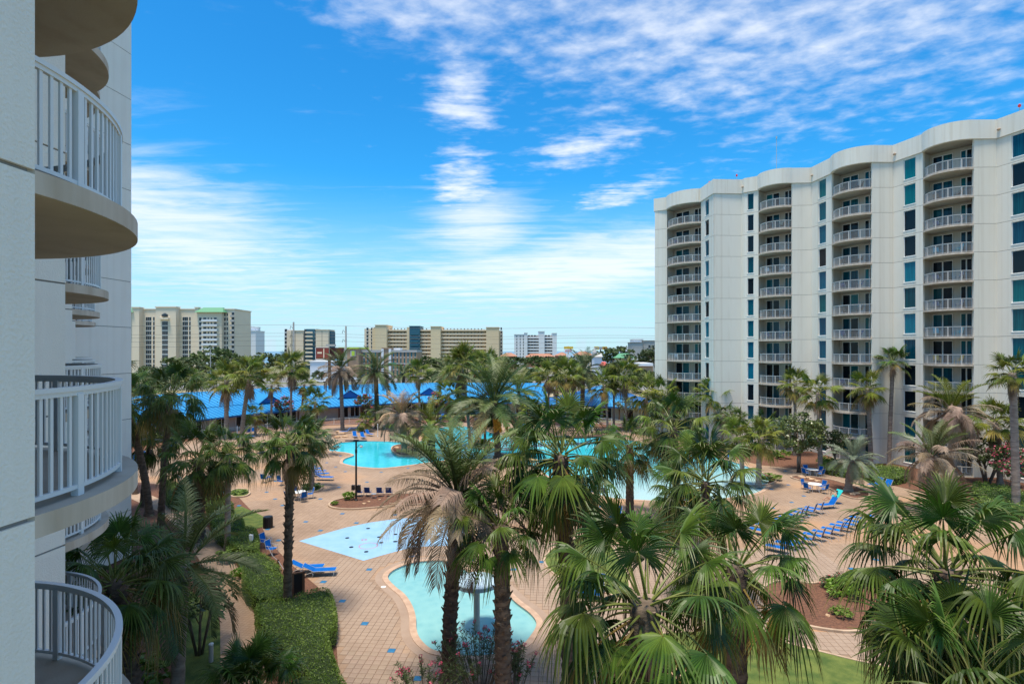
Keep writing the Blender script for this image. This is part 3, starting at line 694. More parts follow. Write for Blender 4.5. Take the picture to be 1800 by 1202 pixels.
def fan_frond(elev, seed, L=.92, pet=1.12, nseg=40, g=1.35, sag=.45, fold=.22, spread=140):
    rnd = random.Random(seed); mb = MB()
    pts, e = petiole_curve(radians(elev), pet, sag*cos(radians(elev))+.04)
    mb.tube(pts, [.028,.024,.02,.018,.016,.014,.010], 4); mb.al = [-1.0]*len(mb.v); mb.tn = [1.0]*len(mb.v)
    hub = pts[-1]; f = Vector((cos(e),0,sin(e))); s = Vector((0,1,0)); n = Vector((-sin(e),0,cos(e)))
    dth = 2*radians(spread)/nseg
    ts = [.03,.22,.42,.55,.68,.80,.91,1.0]
    for k in range(nseg):
        th = -radians(spread)+(k+.5)*dth
        d = (f*cos(th)+s*sin(th)-n*(fold*abs(sin(th))**1.3+.10*(1-cos(th)))).normalized()
        Lk = L*(.80+.20*cos(th))*rnd.uniform(.84,1.10); dr = g*rnd.uniform(.4,1.5); sw = rnd.uniform(-.22,.22)
        w = d.cross(n).normalized(); nn = w.cross(d).normalized()
        P = []
        for t in ts:
            q = max(0,t-.34); p = hub+d*(Lk*t*(1-.30*dr*q))
            p = p+Vector((0,0,-1))*(Lk*dr*1.25*q**1.7)+w*(sw*Lk*q*q)
            hw = Lk*t*math.tan(dth/2)*1.03 if t <= .425 else Lk*.44*math.tan(dth/2)*1.05*max(.02,(1-(t-.42)/.58))**.6
            P += [p-w*hw, p+nn*hw*.85, p+w*hw]
        F = []
        for i in range(len(ts)-1):
            a = 3*i; F += [(a,a+1,a+4,a+3),(a+1,a+2,a+5,a+4)]
        mb.add(P, F); tone = rnd.uniform(.7,1.3); mb.al += [t for t in ts for _ in range(3)]; mb.tn += [tone*q for t in ts for q in (.82,1.12,.95)]  # pleat shading painted into each segment: darker edges, lighter ridge; base tone random
    return mb
def dead_fan(seed):
    return fan_frond(-62, seed, L=1.0, pet=.55, nseg=22, g=1.5, sag=.5, fold=.9, spread=105)
def feather_frond(elev, seed, L=2.6, n=46, sag=1.0, ll=.46, vee=.5, limp=.3):
    rnd = random.Random(seed); mb = MB(); N = 12
    pts = [Vector((0,0,0))]; e = radians(elev); es = [e]
    for i in range(N):
        pts.append(pts[-1]+Vector((cos(e),0,sin(e)))*(L/N)); e = max(e-sag/N*(.5+1.1*i/N), radians(-86)); es.append(e)
    mb.tube(pts, [.035-.028*i/N for i in range(N+1)], 4)
    for k in range(n):
        t = .16+.84*k/(n-1); x = t*N; i = min(int(x), N-1); p = pts[i].lerp(pts[i+1], x-i); ee = es[i]
        f = Vector((cos(ee),0,sin(ee))); nn = Vector((-sin(ee),0,cos(ee)))
        l = ll*(.45+.9*min(1,t*2.2))*(1.0 if t < .6 else 1-.62*(t-.6)/.4)
        for sg in (-1,1):
            d = (f*(.55+.5*t+rnd.uniform(-.08,.12))+Vector((0,sg,0))*(1.0+rnd.uniform(-.1,.1))+nn*(vee*rnd.uniform(.5,1.3))).normalized()
            lk = l*rnd.uniform(.85,1.1); q = p+d*(lk*.55)+Vector((0,0,-limp*lk*.16)); r_ = p+d*lk+Vector((0,0,-limp*lk*rnd.uniform(.5,1.2)))
            w = d.cross(nn+f*.6); w = w.normalized()*.0165
            mb.add([p-w*.6,p+w*.6,q+w,q-w,r_+w*.15,r_-w*.15], [(0,1,2,3),(3,2,4,5)])
    return mb
FAN = {}; STIFF = {}
for e in (82,66,50,34,18,2,-16,-34,-52):
    gg = .35 if e > 60 else .75 if e > 30 else 1.0 if e > -10 else 1.15
    FAN[e] = [frond_mesh(fan_frond(e, e*7+q, g=gg*(.85+.3*q), fold=.12 if e > 60 else .24), 'frond', M['fan']) for q in range(3)]
    STIFF[e] = [frond_mesh(fan_frond(e, e*9+q, L=.98, pet=1.05, nseg=26, g=gg*(.45+.25*q), fold=.15), 'frond', M['fanmid']) for q in range(2)]
DEADF = [dead_fan(q).mesh('dead_frond', M['brownleaf']) for q in range(3)]
def even(mb, m): mb.al = [.4]*len(mb.v); mb.tn = [1.0]*len(mb.v); return frond_mesh(mb, 'frond', m)
FEA = {}
for e in (80,64,48,32,16,0,-18,-38): FEA[e] = [even(feather_frond(e, e*5+q, sag=.75+.25*q+.25*(e < 40)), M['feather']) for q in range(2)]
FEAX = {}
for e in (70,50,30,8,-20,-50): FEAX[e] = [even(feather_frond(e, e*3+q+9, sag=1.0+.5*q+(.5 if e < 0 else 0), vee=.35, limp=.9, ll=.42, n=40), M['brownleaf']) for q in range(2)]
def pick(tab, e): return tab[min(tab, key=lambda k: abs(k-e))]
def trunk_mesh(H, r0, r1, lean, m, boots=False, seed=0, flare=1.35, nring=None, nside=12):
    rnd = random.Random(seed); mb = MB(); nr = nring or max(10, int(H*5)); P = []; F = []
    def cen(t): return Vector((lean[0]*t**1.5, lean[1]*t**1.5, H*t))
    for i in range(nr+1):
        t = i/nr; rr = (r0+(r1-r0)*t)*(1+(flare-1)*max(0,1-t*H/.6)**2)*(1+.07*((i%2)*2-1)*(.7 if not boots else 1.2))*rnd.uniform(.96,1.04); c = cen(t)
        for k in range(nside):
            a = 2*pi*k/nside+(.26 if i%2 else 0); q = rr*rnd.uniform(.97,1.03); P.append(c+Vector((q*cos(a),q*sin(a),0)))
    for i in range(nr):
        for k in range(nside): F.append((i*nside+k, i*nside+(k+1)%nside, (i+1)*nside+(k+1)%nside, (i+1)*nside+k))
    F.append(tuple(nr*nside+k for k in range(nside)))
    mb.add(P, F)
    me = mb.mesh('trunk', m, True); bm_ = None
    if boots:
        b = MB(); nb = int(H*boots*(15)); ga = 2.39996
        for k in range(nb):
            t = (1-boots)+boots*k/nb; c = cen(t); a = k*ga+rnd.uniform(-.1,.1); rr = r0+(r1-r0)*t
            o = Vector((cos(a),sin(a),0)); w = Vector((-sin(a),cos(a),0))*rnd.uniform(.05,.085); l = rnd.uniform(.12,.26)
            A = c+o*rr*.9; T = c+o*(rr+l*.5)+Vector((0,0,l))
            b.add([A-w,A+w,T+w*.55,T-w*.55,A-w+Vector((0,0,.12)),A+w+Vector((0,0,.12))], [(0,1,2,3),(3,2,5,4),(0,3,4),(1,5,2)])
        bm_ = b.mesh('leaf_bases', M['boot'])
    return me, bm_
def palm(kind, bx, by, cx, cy, rp, label, n=None, lm='fan', skirt=6, boots=0, tr=None, dark=False, seed=None, fruit=False, lo=-45, name=None, yel=.22, up=80, group=None):
    base = G(bx, by); s = 1000.0/base.y; rnd = random.Random(seed if seed is not None else int(bx*13+by*7))
    H = EYE-(cy-617)/s; lean = ((cx-900)/s-base.x, rnd.uniform(-.2,.2)); H = max(H, .25)
    nm = name or {'fan':'fan_palm','date':'date_palm','brown':'date_palm','pindo':'pindo_palm','sabal':'cabbage_palm'}[kind]
    root = thing(nm, label, 'palm', base, 0, group or 'palms of the pool garden')
    r0 = tr or (.17 if kind in ('fan','sabal') else .24)
    me, bo = trunk_mesh(H, r0*1.15, r0, lean, M['trunkd'] if dark else M['trunk'], boots, seed=int(bx), flare=1.5)
    link('trunk', me, root)
    if bo: stuff(link('leaf_bases', bo, root))
    top = Vector((lean[0], lean[1], H)); ga = 2.39996; a0 = rnd.uniform(0, 6.28)
    if kind in ('fan','sabal'):
        big = rp > 100; far = rp < 60; n = int((n or 34)*(1.1 if big else .78 if far else 1.0)); lo = max(lo, -18) if far and skirt >= 8 else lo; sc = rp/s/(2.12 if big else 2.25)
        for k in range(n):
            t = (k+.5)/n; e = up-(up-lo)*t**.9+rnd.uniform(-7,7); a = a0+k*ga+rnd.uniform(-.2,.2)
            me = rnd.choice(pick(STIFF if far else FAN, e)); z = .18*sc-.55*sc*t
            mt = M[lm]
            if t > .8 and rnd.random() < yel*3: mt = M['fanyel']
            o = link('frond', me, root, top+Vector((r0*.6*cos(a), r0*.6*sin(a), z)), a, sc*rnd.uniform(.86,1.08), mt)
            o.rotation_euler = (rnd.uniform(-.35,.35), rnd.uniform(-.08,.08), a)
        for k in range(skirt):
            a = a0+k*ga*1.3; o = link('dead_frond', rnd.choice(DEADF), root, top+Vector((r0*.7*cos(a), r0*.7*sin(a), -.45*sc-.16*sc*(k//5))), a, sc*rnd.uniform(.6,.85))
            o.rotation_euler = (rnd.uniform(-.3,.3), rnd.uniform(.0,.35), a)
    else:
        lm = 'feather' if lm == 'fan' else lm; n = n or 38; sc = rp/s/(2.2 if rp > 100 else 2.5); tab = FEA
        for k in range(n):
            t = (k+.5)/n; e = 84-(84-lo)*t**.95+rnd.uniform(-8,8); a = a0+k*ga+rnd.uniform(-.2,.2); mt = M[lm]; me = rnd.choice(pick(FEA, e))
            if kind == 'brown' and t > .30: me = rnd.choice(pick(FEAX, e)); mt = M['brownleaf'] if rnd.random() < .85 else M['tanleaf']
            elif kind == 'date' and t > .82 and rnd.random() < yel*4: mt = M['tanleaf']
            o = link('frond', me, root, top+Vector((r0*.5*cos(a), r0*.5*sin(a), .1*sc-.35*sc*t)), a, sc*rnd.uniform(.85,1.08), mt)
            o.rotation_euler = (rnd.uniform(-.3,.3), rnd.uniform(-.06,.06), a)
        if skirt and kind == 'brown':
            for k in range(skirt):
                a = a0+k*ga*1.3; link('dead_frond', rnd.choice(FEAX[-50]), root, top+Vector((r0*.6*cos(a), r0*.6*sin(a), -.35*sc)), a, sc*rnd.uniform(.6,.9))
    if fruit:
        for k in range(5):
            a = a0+k*1.26; fm = MB(); rr = random.Random(k)
            for q in range(130):
                l = rr.uniform(.35,1.0); b = a+rr.uniform(-.30,.30); ee = rr.uniform(-1.0,.1)
                p = Vector((cos(b)*(.35+l*.35), sin(b)*(.35+l*.35), -.35-l*.75+ee*.25))*sc; d = .042*sc
                fm.add([p+Vector((d,0,0)),p+Vector((0,d,0)),p-Vector((d,0,0)),p-Vector((0,d,0)),p+Vector((0,0,d*1.4)),p-Vector((0,0,d*1.4))], [(0,1,4),(1,2,4),(2,3,4),(3,0,4),(1,0,5),(2,1,5),(3,2,5),(0,3,5)])
            stuff(link('fruit_cluster', fm.mesh('fruit_cluster', M['fruit']), root, top+Vector((0,0,-.15*sc))))
    return root
# near palms of the garden
palm('fan',505,1082,513,778,76,'tall fan palm with a hanging brown skirt, trunk rising from the near hedge',36,skirt=26,boots=.62,dark=True,tr=.19,seed=3)
palm('brown',788,1195,805,872,122,'date palm with grey-brown withered fronds and green top, in front of the splash pad',72,lm='feather',boots=.9,dark=True,tr=.26,skirt=0,lo=-30)
palm('fan',885,1262,880,925,112,'fan palm with a thick booted trunk standing before the wading pool',24,skirt=0,boots=.9,dark=True,tr=.27,lo=-22)
palm('fan',1003,1215,985,800,140,'big fan palm with drooping leaves in front of the wooden bridge',40,skirt=10,dark=True,tr=.3,boots=.4,lo=-60)
palm('fan',1125,1648,1135,1062,225,'largest fan palm at the bottom centre, seen into its crown from above',36,skirt=8,dark=True,tr=.33,boots=.6,lo=-48)
palm('fan',1292,1500,1300,1000,165,'fan palm beside the bottom-centre giant with a round upright leaf',28,skirt=5,dark=True,tr=.26,lo=-45)
palm('fan',1665,1554,1665,1005,215,'big dark fan palm at the lower right behind the flower bed',42,skirt=10,dark=True,tr=.3,boots=.5,lo=-58)
palm('fan',1725,1752,1722,1225,235,'fan palm cut by the bottom right corner of the view',30,skirt=2,dark=True,tr=.3,lo=-30)
palm('fan',1190,930,1185,752,84,'fan palm with long hanging leaf tips before the corner of the right wing',36,skirt=10,dark=True,tr=.26)
palm('fan',1107,905,1107,782,64,'fan palm with a ragged dark trunk at the beach end of the pool',30,skirt=14,dark=True,tr=.3)
palm('fan',1240,1060,1238,845,112,'wide fan palm in the middle with an upright leaf before the pool',34,skirt=6,dark=True,tr=.22)
palm('fan',1187,960,1187,862,72,'short fan palm with slim grey trunk and brown skirt stub by the pool beach',26,skirt=8,tr=.16)
palm('fan',262,905,222,705,82,'tall dark fan palm closest to the end of the left wing',38,skirt=12,dark=True,tr=.26)
palm('fan',283,925,302,692,76,'dark fan palm right behind the one at the end of the left wing',38,skirt=8,dark=True,tr=.22)
palm('fan',238,868,188,660,62,'fan palm rising above the railing of the left wing',30,skirt=6,dark=True)
palm('fan',250,890,262,770,62,'low fan palm under the tall pair beside the left wing',30,skirt=8,dark=True)
palm('fan',350,950,350,805,84,'stocky fan palm with a shaggy trunk beside the clipped hedge',34,skirt=14,boots=.9,dark=True,tr=.34)
palm('fan',400,965,403,797,68,'fan palm with a smooth grey trunk growing out of the far hedge',32,skirt=6,tr=.17)
palm('fan',549,861,546,768,50,'fan palm with smooth trunk in the round planting ring',30,skirt=8,tr=.2)
palm('fan',245,1354,205,1018,140,'large fan palm in the lower left corner beside the balconies',36,skirt=8,boots=.7,dark=True,tr=.26,lo=-40)
palm('date',312,1225,325,990,122,'dark feathery date palm at the lower left with a smooth slanting trunk',30,lm='feather',tr=.22,lo=-50,yel=.1)
palm('sabal',440,1330,440,1222,125,'low palmetto clump at the bottom left by the path',30,skirt=0,lo=25,tr=.14,name='palmetto')
# palms around the pools
palm('fan',398,770,397,668,48,'fan palm with thick brown skirt, left of the pair before the blue roof',34,lm='fanmid',skirt=18,tr=.3)
palm('fan',424,785,440,658,48,'tall fan palm with brown skirt, right of the pair before the blue roof',34,lm='fanmid',skirt=16,tr=.26)
palm('fan',477,752,478,676,27,'slim fan palm with a few drooping brown leaves before the blue roof',22,lm='fanmid',skirt=10)
palm('fan',511,758,513,645,42,'fan palm in front of the billboard post with a ragged skirt',32,lm='fanmid',skirt=16)
palm('fan',529,750,535,675,30,'fan palm close beside the one before the billboard',26,lm='fanmid',skirt=12)
palm('sabal',449,765,448,728,27,'short cabbage palm with a round head by the pool fence on the left',28,lm='fanmid',skirt=2)
palm('fan',556,768,553,705,36,'green fan palm with upright leaves before the left roof hip',28,skirt=8,lm='fan')
palm('brown',602,757,598,650,40,'date palm with a mop of withered hanging fronds right of the billboard',48,lm='feather',skirt=14,tr=.3)
palm('date',663,752,660,652,44,'tall green date palm before the hotel with a dark trunk',44,tr=.36,dark=True,yel=.3)
palm('date',709,706,709,656,24,'small date palm behind the blue roof by the road',34,dark=True,tr=.4)
palm('fan',738,752,735,655,34,'slim fan palm with a pale trunk right of the tan date palm',28,lm='fanmid',skirt=10)
palm('date',785,706,787,655,37,'date palm behind the blue roof with wide fronds',38,dark=True,tr=.5)
palm('fan',826,786,811,640,48,'tall leaning fan palm with a brown ball of dead leaves',38,lm='fanmid',skirt=30,tr=.2,yel=.4)
palm('fan',853,712,853,645,44,'bushy fan palm behind the blue roof right of centre',40,lm='fanmid',skirt=14,tr=.3)
palm('fan',793,798,788,695,38,'fan palm with a slanting trunk standing by the pool edge',30,lm='fanmid',skirt=6)
palm('brown',711,798,705,730,50,'tan date palm on the pool island with pale dry fronds',50,lm='tanleaf',skirt=2,tr=.34,lo=-35)
palm('date',668,754,667,724,26,'small dark date palm with a thick trunk behind the loungers',34,dark=True,tr=.45)
palm('date',758,797,757,748,54,'squat date palm with arching fronds on the pool island',34,lm='fanmid',dark=True,tr=.5,boots=.9,lo=-25)
palm('sabal',642,759,642,738,21,'low yellow-green palm bush behind the three blue loungers',24,lm='fanmid',skirt=0,lo=-20)
palm('date',875,806,868,706,88,'large date palm with orange fruit clusters in the centre by the bridge',46,dark=True,tr=.38,fruit=True,lo=-28,yel=.2)
palm('fan',853,800,851,722,42,'pale-trunked palm on the islet left of the fruiting date palm',26,lm='fan',skirt=4,tr=.16)
palm('date',915,762,912,690,48,'arching yellow-green palm right of the fruiting date palm',30,lm='fanmid',tr=.2)
palm('sabal',930,770,935,722,36,'low bushy palm behind the bridge railing',26,lm='fanmid',skirt=8)
palm('fan',965,745,963,660,36,'fan palm with a thin trunk left of the pavilion roof peak',28,lm='fanmid',skirt=12,yel=.4)
palm('fan',979,738,978,676,24,'small browned fan palm before the pavilion roof',22,lm='fanmid',skirt=14,yel=.8)
palm('fan',998,750,994,658,40,'fan palm with gold lower leaves, left one of two crossing before the pavilion',32,lm='fanmid',skirt=12,yel=.5)
palm('fan',1003,748,1009,668,32,'fan palm with gold lower leaves, right one of two crossing before the pavilion',26,lm='fanmid',skirt=10,yel=.5)
palm('date',1023,738,1026,650,40,'dark-trunked date palm right before the pavilion roof peak',40,dark=True,tr=.4)
palm('fan',1068,757,1063,676,40,'fan palm with thick skirt before the right end of the blue roof',30,lm='fanmid',skirt=16,yel=.4)
palm('fan',1079,755,1079,668,32,'fan palm with an orange flower stalk before the right end of the blue roof',28,lm='fanmid',skirt=8,yel=.6)
palm('fan',1101,757,1097,658,44,'tall fan palm with a pale trunk just left of the round shrub tree',32,lm='fanmid',skirt=14)
palm('fan',1137,763,1136,690,42,'fan palm between the round shrub tree and the right wing',30,lm='fanmid',skirt=6)
palm('fan',1163,770,1166,695,44,'fan palm against the far corner of the right wing',32,lm='fanmid',skirt=4)
# palms along the right wing
palm('fan',1256,778,1253,692,44,'fan palm before the blank wall between the first balcony columns',30,skirt=8,lm='fanmid')
palm('sabal',1269,786,1272,728,32,'grey-green cabbage palm beside the fan palm at the blank wall',28,skirt=2)
palm('fan',1314,775,1313,676,35,'fan palm with a reddish trunk before the second balcony column',30,skirt=10,dark=True)
palm('fan',1397,800,1397,675,39,'fan palm rising behind the magnolia',30,skirt=8,lm='fanmid')
palm('fan',1442,826,1438,690,47,'tall fan palm right of the magnolia with two hanging dead leaves',24,skirt=5,lm='fanmid',tr=.22)
palm('fan',1531,818,1523,682,41,'fan palm with a leaning trunk before the third balcony column',28,skirt=4,lm='fanmid',tr=.22)
palm('fan',1563,818,1569,634,37,'tallest thin fan palm by the blank wall of the right wing',30,skirt=8,tr=.2)
palm('brown',1676,862,1672,722,64,'date palm with a drooping brown mop before the nearest balcony column',44,lm='fanmid',skirt=4,tr=.3)
palm('brown',1640,902,1640,800,66,'shorter withered date palm with a green tuft in front of the brown mop palm',40,lm='feather',skirt=3,lo=-30,tr=.4,boots=.6)
palm('fan',1758,853,1750,742,58,'bushy fan palm before the blank wall at the right edge',36,skirt=12,lm='fanmid',tr=.24)
palm('fan',1786,898,1780,655,50,'tall fan palm with a pale trunk at the right edge of the view',32,skirt=18,lm='fanmid',tr=.26)
palm('pindo',1491,864,1497,806,44,'blue-grey pindo palm in the oval bed',36,lm='greyleaf',tr=.3,lo=-40)
palm('sabal',1306,853,1300,766,44,'cabbage palm with soft leaves, left one in the twin planting bed',30,skirt=0,lm='fanmid',tr=.2)
palm('sabal',1333,855,1336,768,48,'cabbage palm with soft leaves, right one in the twin planting bed',34,skirt=2,lm='fanmid',tr=.24)
palm('sabal',1296,800,1296,738,34,'dark cabbage palm against the base of the second balcony column',28,skirt=2)
palm('sabal',1340,800,1343,745,32,'cabbage palm behind the twin pair before the second balcony column',26,skirt=2)
palm('sabal',338,692,339,664,27,'cabbage palm across the road left of the blue roof',28,lm='fanmid',skirt=0)
# ------------------------------------------------------------------ hedges, shrubs, broad-leaved trees
M['hedge'] = mat('hedge_leaf', (.11,.185,.022), .5, (.19,.27,.045), 2.0, 4, spec=.4, transl=.18)
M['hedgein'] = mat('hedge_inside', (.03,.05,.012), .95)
M['oak'] = mat('oak_leaf', (.035,.065,.018), .6, (.075,.115,.03), 1.5, 4, transl=.15, objvar=.3)
M['magnolia'] = mat('magnolia_leaf', (.06,.095,.022), .35, (.12,.15,.04), 2.0, 4, spec=.55, transl=.12, objvar=.15)
M['bright'] = mat('bright_leaf', (.12,.24,.02), .5, (.22,.34,.04), 3.0, 4, transl=.25)
M['oleander'] = mat('oleander_leaf', (.055,.09,.03), .5, (.10,.14,.05), 3.0, 4, transl=.15)
M['pink'] = mat('pink_petal', (.62,.06,.14), .6, (.75,.16,.25), 6, 3, transl=.2)
M['red'] = mat('red_petal', (.50,.05,.06), .6, (.62,.12,.14), 6, 3, transl=.2)
M['bark'] = mat('bark', (.10,.075,.055), .95, (.20,.16,.12), 4, 6, .6, 14, stretch=(1,1,.3))
def leaf(mb, p, d, l, w, rnd, mi=0):
    d = d.normalized(); a = d.cross(Vector((rnd.uniform(-1,1),rnd.uniform(-1,1),rnd.uniform(-1,1))))
    if a.length < 1e-3: a = Vector((1,0,0))
    a = a.normalized()*w
    mb.add([p-d*l*.5, p+a-d*l*.05, p+d*l*.5, p-a-d*l*.05], [(0,1,2,3)], mi)
def rdir(rnd):
    while True:
        v_ = Vector((rnd.uniform(-1,1),rnd.uniform(-1,1),rnd.uniform(-1,1)))
        if .05 < v_.length < 1: return v_.normalized()
HN = 0
def hedge(px, h, label, dens=110, ls=.085, hg=None):
    top = [tuple(G(x, y, h)[:2]) for x, y in px]; top = catmull(top, 3)
    if area2(top) < 0: top.reverse()
    c = Vector((sum(p[0] for p in top)/len(top), sum(p[1] for p in top)/len(top))); rnd = random.Random(int(c.x*10)+int(c.y*7))
    root = thing('hedge', label, 'hedge', (c.x,c.y,0), 0, hg)
    loc = [(p[0]-c.x, p[1]-c.y) for p in top]
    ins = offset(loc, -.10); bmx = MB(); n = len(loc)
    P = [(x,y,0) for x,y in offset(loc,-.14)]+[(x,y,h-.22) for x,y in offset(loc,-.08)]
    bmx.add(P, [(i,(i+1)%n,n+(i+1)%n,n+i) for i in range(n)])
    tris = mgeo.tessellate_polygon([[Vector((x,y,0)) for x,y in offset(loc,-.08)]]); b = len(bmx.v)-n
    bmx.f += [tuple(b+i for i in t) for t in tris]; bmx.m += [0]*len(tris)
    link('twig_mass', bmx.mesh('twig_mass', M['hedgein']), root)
    lv = MB(); x0, x1 = min(p[0] for p in loc), max(p[0] for p in loc); y0, y1 = min(p[1] for p in loc), max(p[1] for p in loc)
    nt_ = int((x1-x0)*(y1-y0)*dens); rad = .22
    for _ in range(nt_):
        p = (rnd.uniform(x0,x1), rnd.uniform(y0,y1))
        if not inside(p, loc): continue
        d = rdir(rnd); d.z = abs(d.z)+.15
        wob = .06*sin(p[0]*3.1+1)*cos(p[1]*2.7)+.04*sin(p[0]*7+p[1]*5)
        leaf(lv, Vector((*p, h-.08+wob+rnd.uniform(-.13,.05))), d, ls*rnd.uniform(.7,1.4), ls*.30, rnd)
    for i in range(n):
        a, b_ = Vector(loc[i]), Vector(loc[(i+1)%n]); L = (b_-a).length; nn = Vector(((b_-a).y,-(b_-a).x)).normalized() if L > 0 else Vector((1,0))
        for _ in range(int(L*h*dens*1.15)):
            t = rnd.random(); z = rnd.uniform(0.05,h)
            q = a.lerp(b_, t)+nn*(rnd.uniform(-.10,.07)-.12*max(0,z-h+.25)/.25)
            d = rdir(rnd)+Vector((nn.x,nn.y,.4))*.5; leaf(lv, Vector((q.x,q.y,z)), d, ls*rnd.uniform(.7,1.4), ls*.30, rnd)
    link('foliage', lv.mesh('foliage', M['hedge']), root)
    return root
hedge([(454,1051),(500,1046),(548,1033),(577,1031),(589,1054),(590,1090),(578,1108),(585,1140),(600,1180),(625,1220),(645,1260),(590,1260),(553,1202),(534,1175),(513,1150),(492,1126),(467,1108),(452,1075)], 1.05, 'largest clipped hedge at the bottom, between the garden path and the wading pool', 300, .075, 'clipped hedges along the left path')
hedge([(427,995),(441,990),(467,988),(483,998),(501,1011),(500,1040),(467,1044),(449,1044),(430,1019)], 1.05, 'rounded clipped hedge block just behind the largest hedge', 300, .075, 'clipped hedges along the left path')
hedge([(422,966),(446,963),(467,971),(489,987),(489,996),(441,987),(422,980)], .8, 'low dark hedge strip beside the white bollard', 240, .075, 'clipped hedges along the left path')
hedge([(371,896),(400,897),(427,907),(430,922),(451,926),(454,955),(438,961),(414,957),(395,941),(379,928)], .95, 'clipped hedge below the trash bin with a smooth palm trunk in it', 230, .08, 'clipped hedges along the left path')
hedge([(361,862),(385,868),(405,878),(410,886),(385,889),(362,884)], .8, 'small hedge behind the shaggy-trunked palm', 170, .09, 'clipped hedges along the left path')
hedge([(292,842),(325,850),(340,866),(320,880),(292,870)], .9, 'yellow-green hedge beyond the path at the left wing', 150, .09, 'clipped hedges along the left path')
hedge([(1522,817),(1560,815),(1597,823),(1592,834),(1557,838),(1522,830)], .9, 'clipped hedge under the tallest thin palm at the right wing', 60, .14, 'hedges at the foot of the right wing')
hedge([(1443,808),(1470,809),(1512,819),(1508,830),(1480,826),(1445,819)], .8, 'hedge left of the blue-grey pindo palm', 60, .14, 'hedges at the foot of the right wing')
hedge([(1710,845),(1750,848),(1780,854),(1810,867),(1810,893),(1751,887),(1721,874)], .9, 'broad hedge at the right edge below the bougainvillea', 70, .13, 'hedges at the foot of the right wing')

def crown_mesh(nclump, per, ls, seed, m, fl=None, flat=.8, rough=.34, narrow=.45, frac=.12):
    rnd = random.Random(seed); mb = MB()
    for c in range(nclump):
        d = rdir(rnd); d.z = d.z*.9+.12; r_ = rnd.uniform(.35,1.0)**.55
        cc = Vector((d.x*r_, d.y*r_, d.z*r_*flat)); cr = rnd.uniform(.55,1.2)*rough
        for _ in range(per):
            q = rdir(rnd)*cr*rnd.random()**.4; q.z *= .7
            dd = rdir(rnd)+q.normalized()*.6+Vector((0,0,.3))
            leaf(mb, cc+q, dd, ls*rnd.uniform(.6,1.4), ls*narrow, rnd, 1 if fl and q.z > 0 and r_ > .6 and rnd.random() < frac else 0)
    return mb.mesh('crown', [m, M[fl]] if fl else m)
CR = {'oak': [crown_mesh(46,26,.16,s,M['oak']) for s in (1,2,3)],
      'far': [crown_mesh(26,16,.24,s,M['oak']) for s in (4,5,6)],
      'magnolia': [crown_mesh(95,42,.085,7,M['magnolia'],rough=.24)],
      'myrtle': [crown_mesh(50,40,.10,8,M['oak'],rough=.26)],
      'flower': [crown_mesh(40,30,.13,9,M['oak'],'red',rough=.3,frac=.5), crown_mesh(40,30,.13,10,M['oak'],'red',rough=.3,frac=.35)],
      'boug': [crown_mesh(60,34,.10,11,M['oleander'],'pink',rough=.25,frac=.45)],
      'shrub': [crown_mesh(30,24,.20,12,M['hedge'],rough=.35)], 'bright': [crown_mesh(34,26,.20,13,M['bright'],rough=.32)],
      'rose': [crown_mesh(34,26,.14,14,M['oleander'],'red',rough=.3,frac=.2)], 'sparse': [crown_mesh(36,24,.12,15,M['oleander'],rough=.24)], 'grey': [crown_mesh(44,30,.11,16,M['greyleaf'],rough=.3)]}
def trunk_tree(H, r0, spread, nb, seed, multi=False):
    rnd = random.Random(seed); mb = MB()
    if not multi: mb.tube([(0,0,-.05),(0,0,H*.25),(rnd.uniform(-.1,.1),rnd.uniform(-.1,.1),H*.5)], [r0*1.25,r0,r0*.85], 8)
    for k in range(nb):
        a = 6.28*k/nb+rnd.uniform(-.3,.3); z0 = 0 if multi else H*.42
        b0 = Vector((cos(a)*.12*(1 if multi else 0), sin(a)*.12*(1 if multi else 0), z0-.05)); tip = Vector((cos(a)*spread*rnd.uniform(.4,.75), sin(a)*spread*rnd.uniform(.4,.75), H*rnd.uniform(.85,1.15)))
        m1 = b0.lerp(tip,.5)+Vector((0,0,H*.08)); mb.tube([b0,m1,tip], [r0*.6,r0*.42,r0*.15], 6)
        for q in range(2):
            t2 = tip+Vector((rnd.uniform(-.4,.4),rnd.uniform(-.4,.4),rnd.uniform(0,.4)))*spread; mb.tube([m1,m1.lerp(t2,.6),t2], [r0*.3,r0*.2,r0*.08], 5)
    return mb
def tree(kind, base, cz, r_, label, name='tree', cat='tree', th=.15, multi=False, nb=5, group=None, fz=1.0, trunk=True, seed=0):
    root = thing(name, label, cat, base, 0, group)
    if trunk: link('trunk', trunk_tree(cz, th, r_, nb, seed+int(base[0]*3), multi).mesh('trunk', M['bark'], True), root)
    cs = CR[kind]; o = link('crown', cs[(seed+int(abs(base[0])))%len(cs)], root, (0,0,cz), seed*1.3+base[0], (r_,r_,r_*fz)); return root
def ptree(kind, bx, by, cy, rp, label, **k):
    b = G(bx, by); s = 1000/b.y; return tree(kind, b, EYE-(cy-617)/s, rp/s, label, **k)
ptree('magnolia',1404,830,762,46,'round glossy magnolia before the second balcony column',name='magnolia_tree',th=.22)
ptree('myrtle',1467,822,775,28,'small tree right of the magnolia with a leaning trunk',name='small_tree',th=.12,nb=4)
ptree('myrtle',1735,852,792,46,'crape myrtle with several bare stems before the right wing',name='crape_myrtle',th=.17,multi=True,nb=6,fz=.7)
ptree('boug',1778,868,812,38,'bougainvillea covered in red-pink blossom at the right edge',name='bougainvillea',cat='shrub',th=.05,multi=True,nb=6)
ptree('sparse',350,1150,1052,62,'small multi-stemmed tree beside the path at the lower left',name='crape_myrtle',th=.10,multi=True,nb=6,fz=.6)
ptree('grey',1102,748,714,19,'round grey-green shrub tree before the right end of the blue roof',name='shrub_tree',th=.15)
